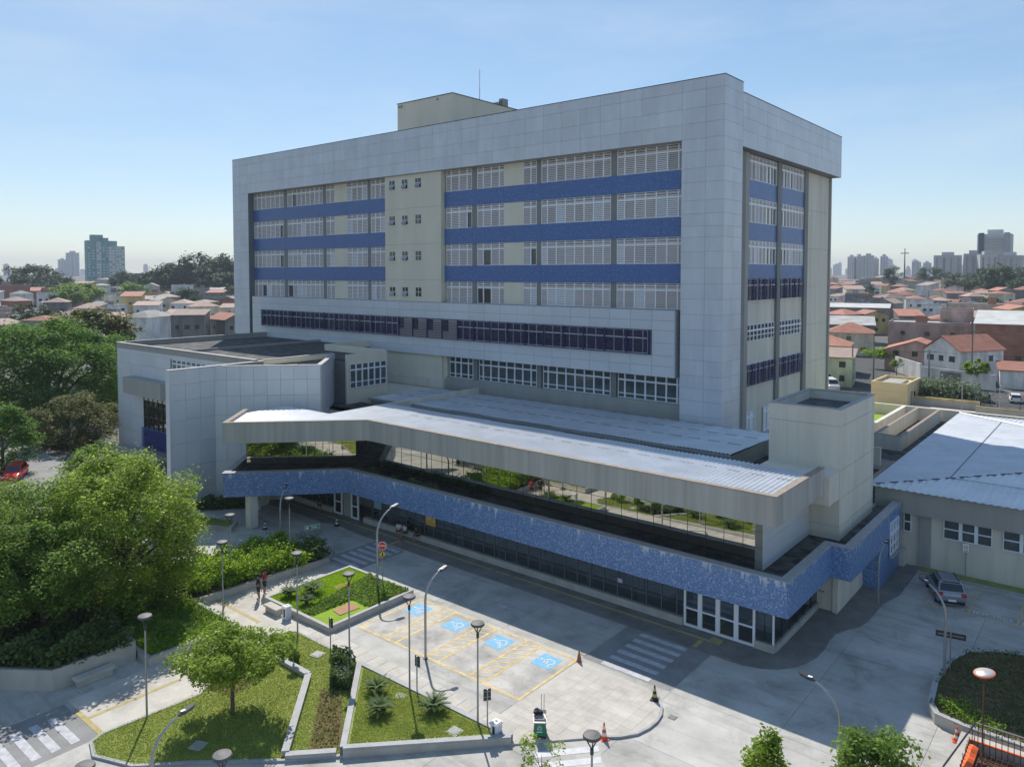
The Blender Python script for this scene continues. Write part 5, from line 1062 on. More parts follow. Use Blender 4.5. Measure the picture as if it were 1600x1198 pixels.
# ------------------------------------------------------------------ vehicles
def loft(b, secs):     # closed sections of equal length, joined in order
    n = len(secs[0]); s0 = len(b.v)
    for s_ in secs: b.v += [tuple(p) for p in s_]
    for i in range(len(secs)-1):
        for k in range(n): a = s0+i*n+k; c = s0+i*n+(k+1) % n; b.f.append((a, c, c+n, a+n))
    b.f.append(tuple(s0+k for k in range(n))[::-1]); b.f.append(tuple(s0+(len(secs)-1)*n+k for k in range(n)))
def car(label, x, y, rz, paint, L=3.5, Wd=1.5, H=1.36, name='parked_car', van=False, z=.02, group=None, rails=False, plate=False):
    t = thing(name, label, 'van' if van else 'car', (x, y, z), R(rz), group)    # nose towards +x
    hw = Wd/2; b = MB()
    def sec(xx, zb, zt, w): return [(xx, -w*.93, zb), (xx, -w, zb+.12), (xx, -w, zt-.16), (xx, -w*.94, zt-.03), (xx, -w*.7, zt), (xx, w*.7, zt), (xx, w*.94, zt-.03), (xx, w, zt-.16), (xx, w, zb+.12), (xx, w*.93, zb)]
    bz = H*.62
    st_ = [(-.5, .3, bz-.1, .86), (-.485, .26, bz-.03, .95), (-.44, .2, bz+.0, .99), (-.3, .17, bz+.01, 1), (0, .16, bz, 1), (.2, .17, bz-.01, 1), (.33, .18, bz-.05, .99), (.44, .2, bz-.13, .95), (.485, .25, bz-.2, .88), (.5, .3, bz-.26, .8)] if not van else [(-.5, .25, bz, .95), (-.48, .2, bz+.02, .99), (0, .16, bz+.02, 1), (.3, .17, bz, 1), (.45, .2, bz-.12, .97), (.5, .28, bz-.22, .88)]
    loft(b, [sec(L*u, zb, zt, hw*w) for u, zb, zt, w in st_]); b.build('body', paint, t, True)
    # cabin
    c0, c1, r0, r1 = (-.47, .26, -.40, .06) if not van else (-.49, .40, -.47, .22)
    b = MB(); wb, wr = hw*.93, hw*.76
    B = [(L*c0, wb), (L*c1, wb*.96)]; T2 = [(L*r0, wr), (L*r1, wr)]
    loft(b, [[(L*c0, -wb, bz-.05), (L*c1, -wb*.96, bz-.05), (L*c1, wb*.96, bz-.05), (L*c0, wb, bz-.05)], [(L*r0, -wr, H-.05), (L*r1, -wr, H-.06), (L*r1, wr, H-.06), (L*r0, wr, H-.05)], [(L*(r0+.04), -wr*.86, H), (L*(r1-.04), -wr*.86, H), (L*(r1-.04), wr*.86, H), (L*(r0+.04), wr*.86, H)]]); b.build('cabin', paint, t)
    def lerp(a, c, f): return Vector(a).lerp(Vector(c), f)
    def pane(name, A, B_, C_, D_, push):
        cen = (Vector(A)+Vector(B_)+Vector(C_)+Vector(D_))/4; nn = (Vector(B_)-Vector(A)).cross(Vector(D_)-Vector(A)).normalized()
        if nn.dot(cen-Vector((0, 0, bz))) < 0: nn = -nn
        q = [Vector(p)+nn*push for p in (A, B_, C_, D_)]; bb = MB(); bb.v += [tuple(p) for p in q]+[tuple(p-nn*(push+.01)) for p in q]; bb.f += [(0, 1, 2, 3), (7, 6, 5, 4)]+[(i, (i+1) % 4, (i+1) % 4+4, i+4) for i in range(4)]; return bb.build(name, 'carglass', t)
    for s_ in (-1, 1):
        lo0, lo1, hi0, hi1 = (L*c0, s_*wb, bz-.05), (L*c1, s_*wb*.96, bz-.05), (L*r0, s_*wr, H-.05), (L*r1, s_*wr, H-.06)
        for f0, f1 in ((.14, .38), (.41, .62), (.65, .93)):
            a0 = lerp(lerp(lo0, lo1, f0), lerp(hi0, hi1, f0), .22); a1 = lerp(lerp(lo0, lo1, f1), lerp(hi0, hi1, f1), .22); b1 = lerp(lerp(lo0, lo1, f1), lerp(hi0, hi1, f1), .86); b0 = lerp(lerp(lo0, lo1, f0), lerp(hi0, hi1, f0), .86)
            pane('side_window', a0, a1, b1, b0, .012)
    def face(xl, xh, name):
        a = [(xl, -wb*.9, bz-.03), (xl, wb*.9, bz-.03), (xh, wr*.93, H-.06), (xh, -wr*.93, H-.06)]
        pane(name, lerp(a[0], a[3], .14), lerp(a[1], a[2], .14), lerp(a[1], a[2], .92), lerp(a[0], a[3], .92), .014)
    face(L*c0, L*r0, 'rear_window'); face(L*c1, L*r1, 'windscreen')
    for xx in (-.31, .31):
        for s_ in (-1, 1):
            w_ = MB().tube([(L*xx, s_*(hw-.17), .27), (L*xx, s_*(hw+.012), .27)], .27, 18).build('wheel', 'black', t); MB().tube([(L*xx, s_*(hw+.012), .27), (L*xx, s_*(hw+.022), .27)], .17, 12).build('rim', 'steel', w_)
    for s_ in (-1, 1):
        MB().box(-L*.505, s_*(hw*.62), bz-.2, -L*.47, s_*(hw*.97), bz-.02).build('tail_light', 'taillight', t); MB().box(L*.46, s_*hw*.5, bz-.33, L*.497, s_*hw*.86, bz-.22).build('headlight', 'white', t)
        MB().box(L*.17, s_*hw, bz-.02, L*.21, s_*(hw+.14), bz+.09).build('mirror', paint, t)
        if rails: MB().tube([(L*(r0+.05), s_*wr*.82, H+.03), (L*(r1-.04), s_*wr*.82, H+.03)], .025, 5).build('roof_rail', 'black', t)
    MB().box(-L*.508, -hw*.86, .2, -L*.46, hw*.86, .36).build('rear_bumper', 'black', t); MB().box(L*.46, -hw*.8, .2, L*.506, hw*.8, .34).build('front_bumper', paint, t)
    MB().box(-L*.512, -.2, .36, -L*.5, .2, .46).build('licence_plate', 'white', t)
    MB().box(-L*.5, -hw*.6, .38 if False else .15, -L*.47, hw*.6, .2).build('skid_plate', 'steel', t)
    if rails: MB().box(L*(r0-.01), -wr*.8, H-.05, L*(r0+.03), wr*.8, H-.02).build('spoiler', 'black', t)
    return t
car('silver hatchback with roof rails parked alone in the elderly bays', -8.35, 50.35, 112, 'carsilver', rails=True)
car('red car half hidden by trees on the street at the far left', -80.3, 24.6, -30, 'carred', L=3.8, z=-.05)
car('white van parked beside the pale green house', -38.2, 128.2, -60, 'carwhite', L=4.4, Wd=1.8, H=2.0, name='parked_van', van=True, z=0)
car('dark blue car parked behind the leafy pale shrub', -17.2, 131.5, 100, 'carblue', L=3.8, z=0); car('white car parked on the street near the right edge', -13.6, 133.6, 100, 'carwhite', L=3.8, z=0)

# ------------------------------------------------------------------ people
def skinned(name, joints, edges, rad, m, parent, sub=2):
    me = bpy.data.meshes.new(name); me.from_pydata(joints, edges, []); me.materials.append(M[m]); o = ob(name, me, parent)
    sk = o.modifiers.new('skin', 'SKIN'); sk.use_smooth_shade = True
    for i, r in enumerate(rad): me.skin_vertices[0].data[i].radius = (r, r) if not hasattr(r, '__len__') else r
    me.skin_vertices[0].data[0].use_root = True
    ss = o.modifiers.new('sub', 'SUBSURF'); ss.levels = sub; ss.render_levels = sub; return o
def person(label, x, y, z, rz, shirt, pants, pose='stand', sc=.86, group=None):
    t = thing('person', label, 'person', (x, y, z), R(rz), group); t.scale = (sc,)*3
    if pose == 'stand':
        hp = (0, 0, .92); kn = [(-.1, -.06, .48), (.1, .04, .48)]; ft = [(-.1, .02, .06), (.1, .06, .06)]; toe = [(-.1, -.14, .035), (.1, -.10, .035)]; ch = (0, -.02, 1.3); nk = (0, -.02, 1.47); hd = (0, -.05, 1.66)
        el = [(-.27, .0, 1.12), (.27, -.02, 1.12)]; ha = [(-.2, -.22, 1.02), (.22, -.24, 1.0)]
    else:
        hp = (0, 0, .5); kn = [(-.12, -.42, .52), (.12, -.40, .52)]; ft = [(-.12, -.42, .07), (.12, -.44, .07)]; toe = [(-.12, -.6, .04), (.12, -.62, .04)]; ch = (0, -.08, .86); nk = (0, -.12, 1.03); hd = (0, -.17, 1.2)
        el = [(-.26, -.12, .68), (.26, -.12, .68)]; ha = [(-.1, -.36, .62), (.1, -.36, .62)]
    sh = [(-.19, ch[1], ch[2]+.1), (.19, ch[1], ch[2]+.1)]
    hips = [(-.09, hp[1], hp[2]-.04), (.09, hp[1], hp[2]-.04)]
    J = [hp, ch, nk, (hd[0], hd[1], hd[2]-.09), hd, (hd[0], hd[1], hd[2]+.08)]+[hips[0], kn[0], ft[0], toe[0], hips[1], kn[1], ft[1], toe[1], sh[0], el[0], ha[0], sh[1], el[1], ha[1]]
    E_ = [(0, 1), (1, 2), (2, 3), (3, 4), (4, 5), (0, 6), (6, 7), (7, 8), (8, 9), (0, 10), (10, 11), (11, 12), (12, 13), (1, 14), (14, 15), (15, 16), (1, 17), (17, 18), (18, 19)]
    Rd = [.13, .13, .055, .075, .095, .07, .085, .058, .04, .035, .085, .058, .04, .035, .055, .042, .032, .055, .042, .032]
    skinned('body', J, E_, Rd, 'skin', t)
    up_ = lambda a, b_, f: tuple(Vector(a).lerp(Vector(b_), f))
    skinned('shirt', [up_(hp, ch, .1), ch, (nk[0], nk[1], nk[2]-.06), sh[0], up_(sh[0], el[0], .8), sh[1], up_(sh[1], el[1], .8)], [(0, 1), (1, 2), (1, 3), (3, 4), (1, 5), (5, 6)], [.165, .165, .075, .085, .07, .085, .07], shirt, t)
    skinned('trousers', [(hp[0], hp[1], hp[2]+.06), hips[0], up_(hips[0], kn[0], .9), hips[1], up_(hips[1], kn[1], .9)], [(0, 1), (1, 2), (0, 3), (3, 4)], [.15, .105, .085, .105, .085], pants, t)
    h_ = MB().lathe([(.02, .125), (.07, .112), (.112, .06), (.122, .0), (.11, -.05), (.08, -.08)], 12).build('hair', 'hair', t, True, (hd[0], hd[1]+.025, hd[2]+.02))
    for s_ in (-1, 1):
        for k in range(4): i = ha[0 if s_ < 0 else 1]; MB().tube([(i[0]+(k-1.5)*.018, i[1]-.02, i[2]), (i[0]+(k-1.5)*.02, i[1]-.075-.01*(k in (1, 2)), i[2]-.015), (i[0]+(k-1.5)*.018, i[1]-.10, i[2]-.045)], [.009, .008, .006], 5).build('finger', 'skin', t)
        MB().tube([(i[0]-s_*.03, i[1], i[2]), (i[0]-s_*.055, i[1]-.04, i[2]+.005)], [.011, .008], 5).build('thumb', 'skin', t)
    for s_ in (-1, 1): MB().box(hd[0]+s_*.035-.012, hd[1]-.098, hd[2]-.005, hd[0]+s_*.035+.012, hd[1]-.088, hd[2]+.008).build('eye', 'black', t)
    MB().tube([(hd[0], hd[1]-.09, hd[2]+.005), (hd[0], hd[1]-.115, hd[2]-.035)], [.008, .014], 5).build('nose', 'skin', t)
    return t
person('standing person in a red top and dark shorts by the long bed wall', -39.5, 24.85, .03, 150, 'shirtr', 'shirtk', group='people outside the entrance')
person('standing person dressed in black in front of the person in red', -39.1, 24.2, .03, -30, 'shirtk', 'shirtk', group='people outside the entrance')
person('person in a pale top sitting on the entrance plinth, left of two', -40.65, 36.55, .11, 20, 'shirtw', 'shirtk', 'sit', group='people outside the entrance')
person('person in a pale top sitting on the entrance plinth, right of two', -40.05, 36.6, .11, -15, 'shirtw', 'shirtk', 'sit', group='people outside the entrance')
person('person in dark clothes sitting by the glass beside the two in pale tops', -38.95, 36.7, .11, 10, 'shirtk', 'shirtk', 'sit', group='people outside the entrance')
person('person in dark clothes standing in the shade by the entrance doors', -49.6, 36.2, .11, 40, 'shirtk', 'shirtk', group='people outside the entrance')

# ------------------------------------------------------------------ construction pit at lower right
cp = thing('construction_pit', 'rusty rebar cage inside a pale concrete frame with orange netting', 'construction', (0, 0, 0))
MB().box(-5.05, 27, 0, -4.7, 34.75, .5).build('beam', 'walk', cp); MB().box(-5.05, 34.4, .0, 3, 34.75, .502).build('beam', 'walk', cp)
MB().box(-4.7, 27, -.05, 3, 34.4, .03).build('pit_floor', 'soil', cp)
for k in range(34): x = -4.6+k*.2; MB().tube([(x, 34.25, .02), (x, 34.25+random.uniform(-.03, .03), 1.15+random.uniform(-.1, .15))], .014, 4).build('rebar', 'rust', cp)
for k in range(22): y = 28+k*.28; MB().tube([(-4.65, y, .02), (-4.65, y, .75+random.uniform(-.1, .15))], .014, 4).build('rebar', 'rust', cp)
for z in (.55, .95): MB().tube([(-4.6, 34.2, z), (2.2, 34.2, z)], .014, 4).build('rebar', 'rust', cp)
for k in range(40): y = 27.8+k*.16; MB().tube([(-4.5, y, .3), (2.2, y+.1, .3)], .013, 4).build('rebar', 'rust', cp)
for k in range(38): x = -4.5+k*.18; MB().tube([(x, 27.8, .33), (x+.08, 34, .33)], .013, 4).build('rebar', 'rust', cp)
MB().tube([(-4.55, 34.3, .0), (-4.5, 34.25, 1.3), (2.4, 34.35, 1.28)], .03, 5).build('handrail', 'steel', cp); MB().tube([(-4.5, 34.25, 1.3), (-5.1, 31.4, .75), (-5.2, 28, .7)], .035, 5).build('handrail', 'dsteel', cp)
b = MB()
for k in range(26): y = 28+k*.24; c = len(b.v); dz = .06*math.sin(k*1.7); b.v += [(-4.66, y, .5), (-4.52, y, .56+dz*.6), (-4.34, y, .45), ]
for k in range(25):
    for q in range(2): b.f.append((3*k+q, 3*k+q+1, 3*k+q+4, 3*k+q+3))
b.build('safety_net', 'netor', cp)
MB().box(-4.68, 34.28, .5, 2.5, 34.36, .54).build('safety_net', 'netor', cp)

# ------------------------------------------------------------------ street side at right
rs = struct(MB().prism([(-46, 186), (-41.5, 178), (-33.5, 147), (-26, 139), (10, 148), (10, 128), (-24, 122.6), (-36, 121), (-48, 124), (-60, 124), (-60, 127), (-44, 136), (-50, 185), (-66, 240), (-60, 240)], -.1, .02).build('street', 'asphalt'))
struct(MB().box(-40, 104, -.1, 16, 121.5, .03).build('yard', 'walk'))
sw2 = tag(MB().box(-25, 121.7, 0, -16.5, 122.0, 1.0).build('boundary_wall', 'grey'), 'low boundary wall with an ochre painted top edge beside the gatehouse', 'wall'); MB().box(-25, 121.66, 1.0, -16.5, 122.04, 1.3).build('painted_top', 'yelloww', sw2)
sw3 = tag(MB().box(-16.4, 117.6, 0, 10, 117.9, 1.3).build('boundary_wall', 'grey'), 'grey boundary wall with an ochre stripe at the right edge of the yard', 'wall'); MB().box(-16.4, 117.56, 1.0, 10, 117.6, 1.25).build('painted_stripe', 'yelloww', sw3)
fe = thing('railing', 'thin grey metal railing along the street behind the gatehouse', 'railing', (0, 0, 0))
for k in range(16): MB().tube([(-38+k*2.6, 123.6, 0), (-38+k*2.6, 123.6, 1.25)], .05, 5).build('post', 'dsteel', fe)
for z in (.5, .85, 1.2): MB().tube([(-38, 123.6, z), (1, 123.6, z)], .03, 4).build('rail', 'dsteel', fe)
def pole(x, y, h, label, arms=(), z=0):
    t = thing('utility_pole', label, 'utility pole', (x, y, z)); MB().tube([(0, 0, -.2), (0, 0, h)], [.16, .1], 7).build('pole', 'greyw', t)
    for a in arms: MB().box(-1.1, -.06, a, 1.1, .06, a+.1).build('crossarm', 'greyw', t)
    return t
pole(-36.6, 134, 7.2, 'grey utility pole in front of the pale green house', (6.6,)); pole(-34.9, 140.5, 7.6, 'darker utility pole at the corner of the pale green house', (7,))
pole(-26.2, 139.5, 6.6, 'concrete utility pole before the white gabled house', (6.2,)); pole(-21.2, 147, 9.8, 'tall utility pole standing before the orange roof', (9.2,))
for x, y, l in ((-13.8, 118.5, 'thin yard light pole in front of the white car'), (-18.3, 119.5, 'thin yard light pole by the boundary wall corner')):
    t = thing('yard_light', l, 'street light', (x, y, 0), R(80)); MB().tube([(0, 0, 0), (0, 0, 3.6), (.25, 0, 4.1), (.7, 0, 4.3)], [.06, .05, .04, .035], 6).build('pole', 'steel', t); MB().box(.6, -.08, 4.27, 1.0, .08, 4.35).build('lamp_head', 'dsteel', t)
for i, (a, c) in enumerate((((-36.6, 134, 6.6), (-26.2, 139.5, 6.2)), ((-26.2, 139.5, 6.2), (-5, 143, 6.5)), ((-34.9, 140.5, 7), (-21.2, 147, 9.2)), ((-21.2, 147, 9.2), (3, 150, 9)))):
    pts = [Vector(a).lerp(Vector(c), u/8)-Vector((0, 0, .35*math.sin(math.pi*u/8))) for u in range(9)]
    tag(MB().tube(pts, .02, 3).build('power_line', 'dsteel'), ['sagging cable from the green house pole to the next pole', 'sagging cable crossing in front of the white gabled house', 'sagging cable between the dark corner pole and the tall pole', 'sagging cable from the tall pole to the right edge'][i], 'cable')

# ------------------------------------------------------------------ houses
HC = [0]
def house(label, x, y, rz, w, d, h, wall, roof, rk='flat', rh=1.6, z=None, wins=True, group=None, over=.35, name='house'):
    z = hill(x, y) if z is None else z
    t = thing(name, label, 'house', (x, y, z-.1), R(rz), group); a, c = w/2, d/2
    MB().box(-a, -c, 0, a, c, h).build('wall', wall, t); o = over
    if rk == 'flat':
        b = MB(); b.box(-a-.05, -c-.05, h, a+.05, c+.05, h+.12); b.build('roof', roof, t)
        pb = MB(); q_ = .16; pb.box(-a-.04, -c-.04, h+.12, a+.04, -c+q_, h+.5); pb.box(-a-.04, c-q_, h+.12, a+.04, c+.04, h+.45); pb.box(-a-.04, -c+q_, h+.12, -a+q_, c-q_, h+.48); pb.box(a-q_, -c+q_, h+.12, a+.04, c-q_, h+.48); pb.build('parapet', wall, t)
        if random.random() < .55: rx, ry = random.uniform(-a*.5, a*.3), random.uniform(-c*.2, c*.4); rw = min(a, 2.6)*random.uniform(.4, .75); MB().box(rx-rw, ry-rw*.8, h+.12, rx+rw, ry+rw*.8, h+random.uniform(1.6, 2.5)).build('roof_room', random.choice([wall, 'greyw', 'brick']), t)
        for _ in range(int(w/9)): ux_, uy_ = random.uniform(-a*.8, a*.8), random.uniform(-c*.7, c*.7); MB().box(ux_-.5, uy_-.4, h+.12, ux_+.5, uy_+.4, h+.85).build('roof_unit', random.choice(['greyw', 'steel', 'whitew']), t)
        if random.random() < .3: MB().lathe([(.55, h+.12), (.62, h+.9), (.3, h+1.05)], 10, (a*.4, c*.3)).build('water_tank', 'bluew', t, True)
    elif rk == 'shed':
        b = MB(); b.prism([(-a-o, -c-o), (a+o, -c-o), (a+o, c+o), (-a-o, c+o)], [h, h, h+rh, h+rh], [h+.14, h+.14, h+rh+.14, h+rh+.14]); b.build('roof', roof, t)
        MB().prism([(-a, -c), (a, -c), (a, c), (-a, c)], h-.01, [h+.0, h+.0, h+rh, h+rh]).build('gable', wall, t)
    elif rk == 'gable':     # ridge along local y
        b = MB(); b.v += [(-a-o, -c-o, h-.12), (0, -c-o, h+rh), (a+o, -c-o, h-.12), (-a-o, c+o, h-.12), (0, c+o, h+rh), (a+o, c+o, h-.12)]+[(-a-o, -c-o, h), (0, -c-o, h+rh+.14), (a+o, -c-o, h), (-a-o, c+o, h), (0, c+o, h+rh+.14), (a+o, c+o, h)]
        b.f += [(0, 3, 4, 1), (1, 4, 5, 2), (6, 7, 10, 9), (7, 8, 11, 10), (0, 1, 7, 6), (1, 2, 8, 7), (3, 9, 10, 4), (4, 10, 11, 5), (0, 6, 9, 3), (2, 5, 11, 8)]; b.build('roof', roof, t)
        b = MB(); b.v += [(-a, -c, h-.01), (a, -c, h-.01), (0, -c, h+rh-.05), (-a, c, h-.01), (a, c, h-.01), (0, c, h+rh-.05)]; b.f += [(0, 1, 2), (3, 5, 4), (0, 2, 5, 3), (1, 4, 5, 2), (0, 3, 4, 1)]; b.build('gable', wall, t)
    else:
        r_ = max(0, c-a) if c > a else 0; q = max(0, a-c); b = MB()
        b.v += [(-a-o, -c-o, h), (a+o, -c-o, h), (a+o, c+o, h), (-a-o, c+o, h), (-q, -r_, h+rh), (q+.01, -r_, h+rh), (q+.01, r_+.01, h+rh), (-q, r_+.01, h+rh)]
        b.f += [(3, 2, 1, 0), (0, 1, 5, 4), (1, 2, 6, 5), (2, 3, 7, 6), (3, 0, 4, 7), (4, 5, 6, 7)]; b.build('roof', roof, t)
    if wins:
        fl_ = [1.2] if h < 4 else [1.1, h/2+.9]
        for zz in fl_:
            for k in range(2 if w < 7 else 3):
                if random.random() < .2: continue
                u = -a+w*(k+.6)/(2.3 if w < 7 else 3.3); ww = random.uniform(.8, 1.3); ob('window', boxmesh('window', round(ww, 1), .05, 1.0, 'glassd'), t, (u-ww/2, -c, zz))
            for s_ in (-1, 1):
                if random.random() < .35: continue
                v = random.uniform(-c*.5, c*.5); ob('window', boxmesh('window', 1.0, .05, 1.0, 'glassd'), t, (s_*a, v, zz), R(90)*s_)
    return t
# near houses, as they stand
house('pale green house with small windows and clay tile roof beside the white van', -41.0, 137.0, 12, 7.5, 9, 5.0, 'greenw', 'tileb', 'shed', .8, 0)
house('house with bright orange tiles behind the pale green house', -46.5, 152, 12, 9, 8, 5.6, 'greenw', 'tile', 'hip', 1.8, 0)
wh = house('white two-storey house with a bright orange gabled tile roof', -23.8, 155.9, -29, 7.0, 10.8, 5.7, 'whitew', 'tile', 'gable', 2.4, 0)
house('low grey garage house with black door and orange tiles below the gabled house', -12.5, 153, 10, 11, 6, 3.0, 'whitew', 'tile', 'shed', .9, 0, wins=False); 
house('orange tiled house with a shaded veranda left of the white gabled house', -33.5, 168, 6, 11, 9, 4.2, 'pinkw', 'tile', 'gable', 1.8, 0)
house('pink flat-roofed two-storey house with dark windows', -38.5, 205, 8, 17, 12, 7.2, 'pinkw', 'wroof', 'flat', z=0)
house('small upper room on the pink flat-roofed house', -34.0, 212, 8, 7, 6, 10.2, 'pinkw', 'wroof', 'flat', z=0)
house('raw red brick building with a white sheet roof at the right edge', -19.5, 197, 6, 16, 20, 8.5, 'brick', 'wroof', 'shed', 2.0, 0)
house('white-walled house beside the red brick building at the right edge', -10.5, 172, 4, 10, 9, 7.2, 'whitew', 'fibro', 'flat', z=0)
house('house with clay tiles in front of the pink house, by the curving street', -52.5, 190, 14, 10, 9, 5.4, 'creamw', 'tile', 'hip', 2.2, 0)
house('long warehouse with a white sheet roof left of the pink house', -84, 305, 12, 26, 16, 6, 'greyw', 'wroof', 'shed', 1.0)
house('brown-walled building with a white roof and tall stair block behind the brick building', -33, 285, 8, 30, 14, 9, 'pinkw', 'wroof', 'flat')
house('tall terracotta stair block on the brown-walled building', -19, 287, 8, 8, 8, 13, 'pinkw', 'tileb', 'flat')
house('grey house with a sloping fibre-cement roof near the street corner', -62, 222, 16, 13, 12, 5.2, 'greyw', 'fibro', 'shed', 1.8, 0)
house('dark grey blocky house behind the warehouse', -88, 352, 10, 16, 10, 7, 'greyw', 'fibro', 'flat')
house('white box building beside the dark grey one', -70, 352, 10, 10, 9, 7, 'whitew', 'fibro', 'flat')
bw = tag(MB().wall((-36, 161), (-29.5, 150.5), 0, 3.0, .3).build('boundary_wall', 'whitew'), 'tall pale boundary wall climbing the street to the white gabled house', 'wall'); bw2 = tag(MB().wall((-29.3, 150), (-17.5, 144.5), 0, 2.6, .3).build('boundary_wall', 'whitew'), 'pale boundary wall with grey gates in front of the white gabled house', 'wall')
MB().wall((-26, 148.3), (-22.8, 146.8), .1, 2.2, .34).build('gate', 'greyw', bw2)
tree('topiary_tree', 'box-clipped street tree before the white gabled house', (-20.6, 147.0, 0), 3.4, (2.0, 2.0, 1.35), 'leaf_bright', 60, 6000, .16, .2, flat=1, trunk=.14, shell=.7)
shrub('leafy_shrub', 'wide pale leafy shrub beside the gatehouse', (-21.5, 126.5, 0), (5.2, 2.0, 2.2), 'leaf_pale', 5200, .22); shrub('leafy_shrub', 'bright shrub hanging over the garden wall by the street', (-39.5, 163.5, 2.4), (3, 1.6, 1.0), 'leaf_hedge', 1600, .2)
tree('small_tree', 'tiny street tree against the pale boundary wall', (-33.8, 152, 0), 2.6, (1.2, 1.2, .9), 'leaf_mid', 20, 900, .14, .3, trunk=.08)
# the rest of the neighbourhood, street by street
WALLS = [('creamw', 'cream'), ('whitew', 'white'), ('greyw', 'raw grey block'), ('greyw', 'unpainted grey'), ('pinkw', 'dull pink'), ('yelloww', 'yellow'), ('mintw', 'mint green'), ('brick', 'bare brick'), ('creamw', 'beige'), ('greyw', 'plain grey'), ('greyw', 'dark grey'), ('whitew', 'off-white')]
def pol(bear, r): a = R(39.5-bear); return -math.sin(a)*r, math.cos(a)*r
FARTREES = []
def street(side, b0, b1, dists, tiles):
    for ri, r in enumerate(dists):
        wdt = 7.4+r*.004; n = int(R(b1-b0)*r/wdt)
        for i in range(n):
            be = b0+(b1-b0)*(i+.5+random.uniform(-.18, .18))/n; rr = r*random.uniform(.97, 1.03); x, y = pol(be, rr)
            if random.random() < .07: FARTREES.append((x, y, side)); continue
            wm, wn = random.choice(WALLS); w_ = random.uniform(.78, 1.0)*wdt; h_ = random.choice([3.2, 3.6, 5.8, 6.2, 6.4, 7.0, 8.6]) ; rk = random.choices(['flat', 'shed', 'gable', 'hip'], [2, 3, 3, 4] if tiles > .6 else [4, 4, 2, 3])[0]
            rm, rn = ('fibro', 'grey fibre-cement') if rk == 'flat' or random.random() > tiles*.9+.2 else random.choice([('tile', 'orange tile'), ('tileb', 'faded tile'), ('tile', 'red tile')] if tiles > .6 else [('tileb', 'faded tile'), ('tileb', 'brown tile'), ('tile', 'red tile')])
            if rk == 'flat' and random.random() < .35: rm, rn = 'wroof', 'white sheet'
            house('%s house with %s %s roof, %s in %s row %s hospital' % (wn, rn, rk if rk != 'shed' else 'sloping', ORD[min(i, 19)], ORD[ri], side), x, y, 39.5-be+random.choice([-35, -20, -10, 10, 25]), w_, random.uniform(7.5, 11), h_, wm, rm, rk, random.uniform(1.0, 1.9), wins=r < 430, group='houses %s the hospital' % side)
street('left of', -35, -19.5, (212, 240, 272, 308, 348, 392, 440, 495, 555, 625), .45)
street('right of', 22.4, 34.6, (262, 340, 372, 408, 448, 492, 542, 598, 660, 730), 1.)

# ------------------------------------------------------------------ far trees and towers
def fartree(x, y, r, h, label, group, m='leaf_far'): return tree('far_tree', label, (x, y, hill(x, y)), h*.58, (r, r, h*.45), m, 40, 4200, r*.065, .30, flat=.6, trunk=r*.06, group=group, limbs=3)
for i, (x, y, s_) in enumerate(FARTREES): fartree(x, y, random.uniform(4, 6.5), random.uniform(7, 10), 'dark tree among the houses %s the hospital, %s nearest' % (s_, ORD[i % 20]), 'trees among the houses')
for i, (be, r, rad, h) in enumerate(((-23.6, 560, 17, 19), (-22.0, 545, 19, 26), (-20.4, 550, 17, 22), (-25.0, 575, 13, 15), (-21.2, 520, 12, 13), (-19.6, 525, 12, 16), (-32.0, 620, 14, 18), (-31, 560, 12, 12), (-29.6, 420, 9, 12), (-30.4, 400, 8, 11), (-26.6, 470, 8, 10), (-27.2, 600, 9, 14), (-33.6, 540, 10, 17))):
    x, y = pol(be, r); fartree(x, y, rad, h, ['leftmost of the tall dark trees beside the hospital edge', 'tallest of the dark trees beside the hospital edge', 'dark tree touching the hospital edge', 'low tree left of the tall dark trees', 'front tree of the dark grove', 'small tree under the hospital edge', 'broad tree on the skyline at far left', 'round dark tree below the pale towers', 'green tree between the far-left houses', 'round green tree beside its darker twin', 'pale green tree below the teal tower', 'tree right at the teal tower foot', 'tree on the far-left edge of the skyline'][i], 'trees on the left skyline', 'leaf_far' if i not in (8, 9, 10) else 'leaf_mid')
for i, (be, r, rad, h) in enumerate(((28.9, 640, 11, 16), (32.3, 520, 14, 17), (33.0, 600, 13, 16), (30.6, 560, 10, 13), (26.6, 600, 6, 18), (25.0, 470, 6, 9), (34.3, 470, 10, 14))):
    x, y = pol(be, r); fartree(x, y, rad, h, ['round dark tree before the paired grey towers', 'broad dark tree at the foot of the tall grey tower', 'dark tree behind the broad one at right', 'low tree beside the long roof at right', 'slim dark conifer on the right skyline', 'small tree among the orange roofs', 'dark tree at the right edge'][i], 'trees on the right skyline')
def tower(label, be, r, w, d, h, m, floors=0, cols=0, group='far apartment towers', win='glassd', name='apartment_tower', slabs=0):
    x, y = pol(be, r); t = thing(name, label, 'tower', (x, y, hill(x, y)-1), R(39.5-be+random.uniform(-14, 14)), group)
    MB().box(-w/2, -d/2, 0, w/2, d/2, h).build('wall', m, t); MB().box(-w*.22, -d*.3, h, w*.22, d*.3, h*1.06+1).build('roof_block', m, t)
    for s_ in range(slabs): MB().box(-w*.46, -d/2-1.1, 3+s_*(h-4)/slabs, w*.46, -d/2, 3+s_*(h-4)/slabs+1.05).build('balcony', 'towerw', t)
    if cols:
        for c in range(cols): MB().box(-w*.5+w*(c+.35)/cols, -d/2-.15, 2, -w*.5+w*(c+.65)/cols, -d/2, h-2).build('window_strip', 'towerg', t)
    return t
